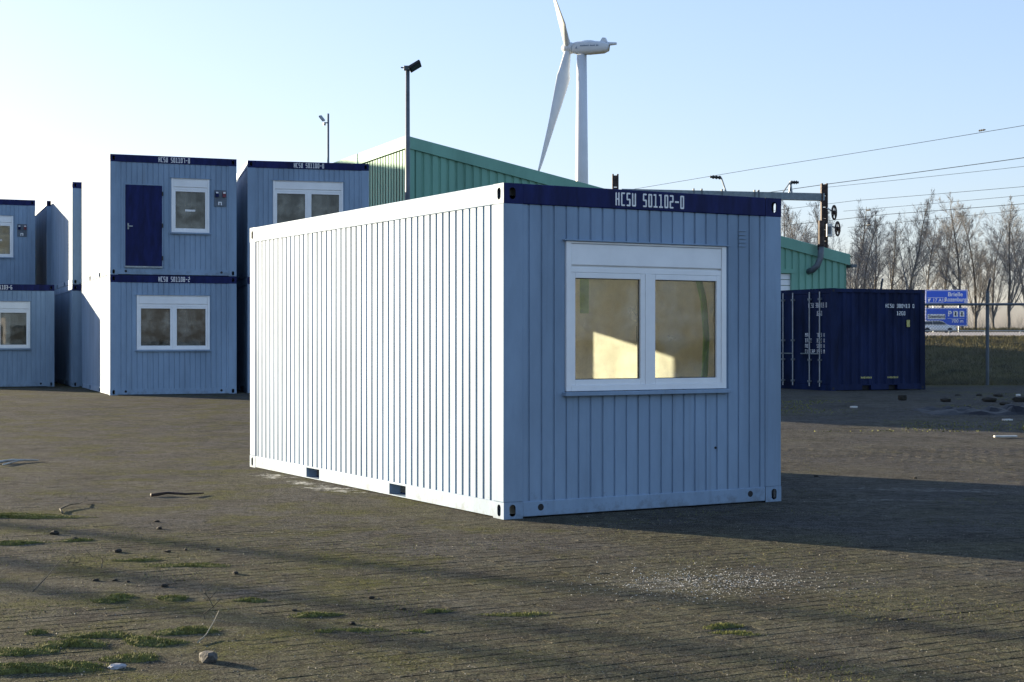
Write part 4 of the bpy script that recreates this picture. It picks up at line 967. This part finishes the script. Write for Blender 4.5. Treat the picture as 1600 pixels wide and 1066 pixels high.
# sticks and stalks
def stick(pts, r0, label, m_=STICK):
    P = [Vector((*pix(a, b), 0)) for a, b, _ in pts]
    for q, (_, _, z) in zip(P, pts): q.z = gzf(q.x, q.y) + z
    o_ = P[0].copy(); mb = MB(); mb.tube([(q - o_)[:] for q in P], [r0 * (1 - .6 * i / (len(P) - 1)) for i in range(len(P))], 6)
    tag(mb.build('dead_stick', m_, None, True, o_), label, 'stick')
stick([(98, 804, .012), (94, 799, .02), (108, 794, .03), (122, 792, .03), (131, 787, .02)], .009, 'bent pale stick lying near the left picture edge')
stick([(51, 928, .012), (72, 918, .06), (92, 908, .12), (107, 899, .14)], .004, 'thin stick leaning out of the moss at far left')
stick([(308, 1008, .01), (322, 998, .02), (335, 988, .06), (342, 978, .08)], .0035, 'thin pale twig beside the upright weed stalk', mat('pale_twig', (.3, .27, .2), .8))
stick([(236, 777, .02), (262, 775, .03), (290, 777, .03), (318, 774, .02)], .018, 'long dark stick lying flat left of the big cabin', RUST)
stick([(-10, 726, .02), (20, 724, .04), (60, 722, .02)], .02, 'grey metal bar lying at the left picture edge', GREY)
stick([(5, 729, .02), (28, 724, .03), (40, 723, .03)], .012, 'short pale strip lying on the grey metal bar', GREY)
def weed(px, py, h, label):
    X, Y = pix(px, py); mb = MB(); r = random.Random(px)
    pts = [(r.gauss(0, .008) * i, r.gauss(0, .008) * i, h * i / 6) for i in range(7)]; mb.tube(pts, [.0035 - .0004 * i for i in range(7)], 5)
    for i in range(2, 7):
        a = r.uniform(0, 6.28); q = Vector(pts[i]); mb.tube([q[:], (q + Vector((math.cos(a)*.05, math.sin(a)*.05, .05)))[:]], [.002, .001], 4)
    tag(mb.build('weed_stalk', STICK, None, False, (X, Y, gzf(X, Y) - .01)), label, 'weed')
weed(321, 968, .24, 'tall thin upright weed stalk in the left foreground'); weed(157, 888, .11, 'short thin weed stalk left of the tall one'); weed(115, 884, .06, 'tiny weed stalk at far left')
# white chips
r = random.Random(9); mb = MB(); cX, cY = pix(1110, 910)
for i in range(1900):
    a, b = r.gauss(0, .38), r.gauss(0, .30)
    x, y = cX + a, cY + b + .08 * a; s_ = r.uniform(.0012, .0042) * (1.9 if r.random() < .08 else 1); t = r.uniform(0, 6.28); z = gzf(x, y) + .001
    v = [(x + s_*math.cos(t + q), y + s_*math.sin(t + q), z + r.uniform(0, s_*.9)) for q in (0, 1.9, 3.4, 4.9)]; mb.add(v + [(x, y, z + s_ * 1.1)], [(0, 1, 4), (1, 2, 4), (2, 3, 4), (3, 0, 4)])
tag(mb.build('white_chips', CHIP), 'scatter of small white chips on the pavers before the window', 'chips', kind='stuff')
mb = MB()
for i in range(9000):
    y = 6.3 + 16 * r.random() ** 1.6; x = r.uniform(-.36, .36) * y; s_ = r.uniform(.0015, .006); t = r.uniform(0, 6.28); z = gzf(x, y) + .001
    v = [(x + s_*math.cos(t + q), y + s_*math.sin(t + q), z) for q in (0, 2.1, 4.2)]; mb.add(v + [(x, y, z + s_ * 1.1)], [(0, 1, 3), (1, 2, 3), (2, 0, 3)], 0 if i % 7 else 1)
tag(mb.build('grit', [STONE, mat('pale_grit', (.28, .26, .22), .8)]), 'fine grit scattered over the pavers', 'grit', kind='stuff')
# short weeds and moss in the joints
mb = MB()
def mossy(r_):
    while True:
        y = 6.3 + 15 * r_.random() ** 1.5; x = r_.uniform(-.36, .36) * y
        if vnoise(np.array([x]), np.array([y]), .7, 21)[0] * (1.1 if x < -.5 else .9) > .66: return x, y
blades(mb, 15000, mossy, .004, .016, .002, 1.2, 4)
tag(mb.build('joint_moss', LEAFG), 'short moss growing in the paver joints', 'moss', kind='stuff')
# grass bank
mb = MB()
def bank(r_):
    y = r_.uniform(43.4, 70.5); return r_.uniform(.245, .36) * y, y
blades(mb, 26000, bank, .04, .14, .012, .9, 6)
blades(mb, 4000, lambda r_: (r_.uniform(.23, .36) * 69, r_.uniform(68, 70)), .05, .17, .02, .6, 8)
def verge(r_): return r_.uniform(45, 80), r_.uniform(199, 222)
blades(mb, 5000, verge, .2, .5, .05, .6, 12)
tag(mb.build('grass', GRASS), 'rough yellowish grass on the bank beyond the fence', 'grass', kind='stuff')
mb = MB()
def yardmoss(r_):
    while True:
        y = r_.uniform(24, 44); x = r_.uniform(.1, .36) * y
        if vnoise(np.array([x]), np.array([y]), 1.8, 31)[0] > .58: return x, y
blades(mb, 6000, yardmoss, .006, .028, .012, 1.2, 9); tag(mb.build('yard_moss', LEAFG), 'mossy ground cover in the shade before the navy container', 'moss', kind='stuff')
# litter by the fence
def litter(name, px, py, dims, m_, label, rz=0, cat='litter', tilt=0):
    Y = (1.5 - .12) * 2397 / (py - 530); X = (px - 800) / 2397 * Y; mb = MB(); mb.bbox((-dims[0]/2, -dims[1]/2, 0), (dims[0]/2, dims[1]/2, dims[2]), min(dims) * .25)
    o = mb.build(name, m_, None, False, (X, Y, gzf(X, Y) + .005)); o.rotation_euler = (0, tilt, rz); tag(o, label, cat); return o
litter('plank', 1571, 675, (.36, .06, .03), CHIP, 'white strip lying near the yellow lump at right edge', .15, 'plank')
litter('paper_scrap', 1574, 655, (.16, .1, .03), CHIP, 'white scrap lying above the white strip at right', .3)
litter('plastic_scrap', 1499, 645, (.45, .2, .05), mat('pale_blue_plastic', (.25, .32, .5), .4), 'pale blue plastic scrap on the black tarpaulin', .1)
litter('paper_scrap', 1334, 640, (.13, .09, .04), CHIP, 'small white scrap on the shaded ground before the navy container', .5)
litter('paper_scrap', 1591, 625, (.12, .08, .06), CHIP, 'small white scrap at the foot of the grass bank', .9)
litter('block', 1410, 630, (.16, .14, .12), SOIL, 'small dark block on the ground before the navy container', .4, 'block')
X, Y = 9.7, 28.9; mb = MB(); n1, n2 = 40, 14; vv = []; r = random.Random(2)
hgt = vnoise(np.arange(n1)[:, None] * 1.0 + np.zeros((1, n2)), np.zeros((n1, 1)) + np.arange(n2)[None, :], 2.2, 8)
for i in range(n1):
    for j in range(n2):
        e = math.sin(math.pi * i / (n1-1)) * math.sin(math.pi * j / (n2-1)); wob = .25 * math.sin(i * .7); vv.append(((i/(n1-1) - .5) * 4.2, (j/(n2-1) - .5) * (2.2 + wob), .24 * max(e, 0) ** .5 * (hgt[i, j] ** 1.3) - .015 * (e < .01)))
mb.add(vv, [(i*n2 + j, (i+1)*n2 + j, (i+1)*n2 + j + 1, i*n2 + j + 1) for i in range(n1 - 1) for j in range(n2 - 1)])
tag(mb.build('tarpaulin', TARP, None, False, (X, Y, gzf(X, Y) + .004)), 'crumpled black tarpaulin on the shaded ground at right', 'tarpaulin')
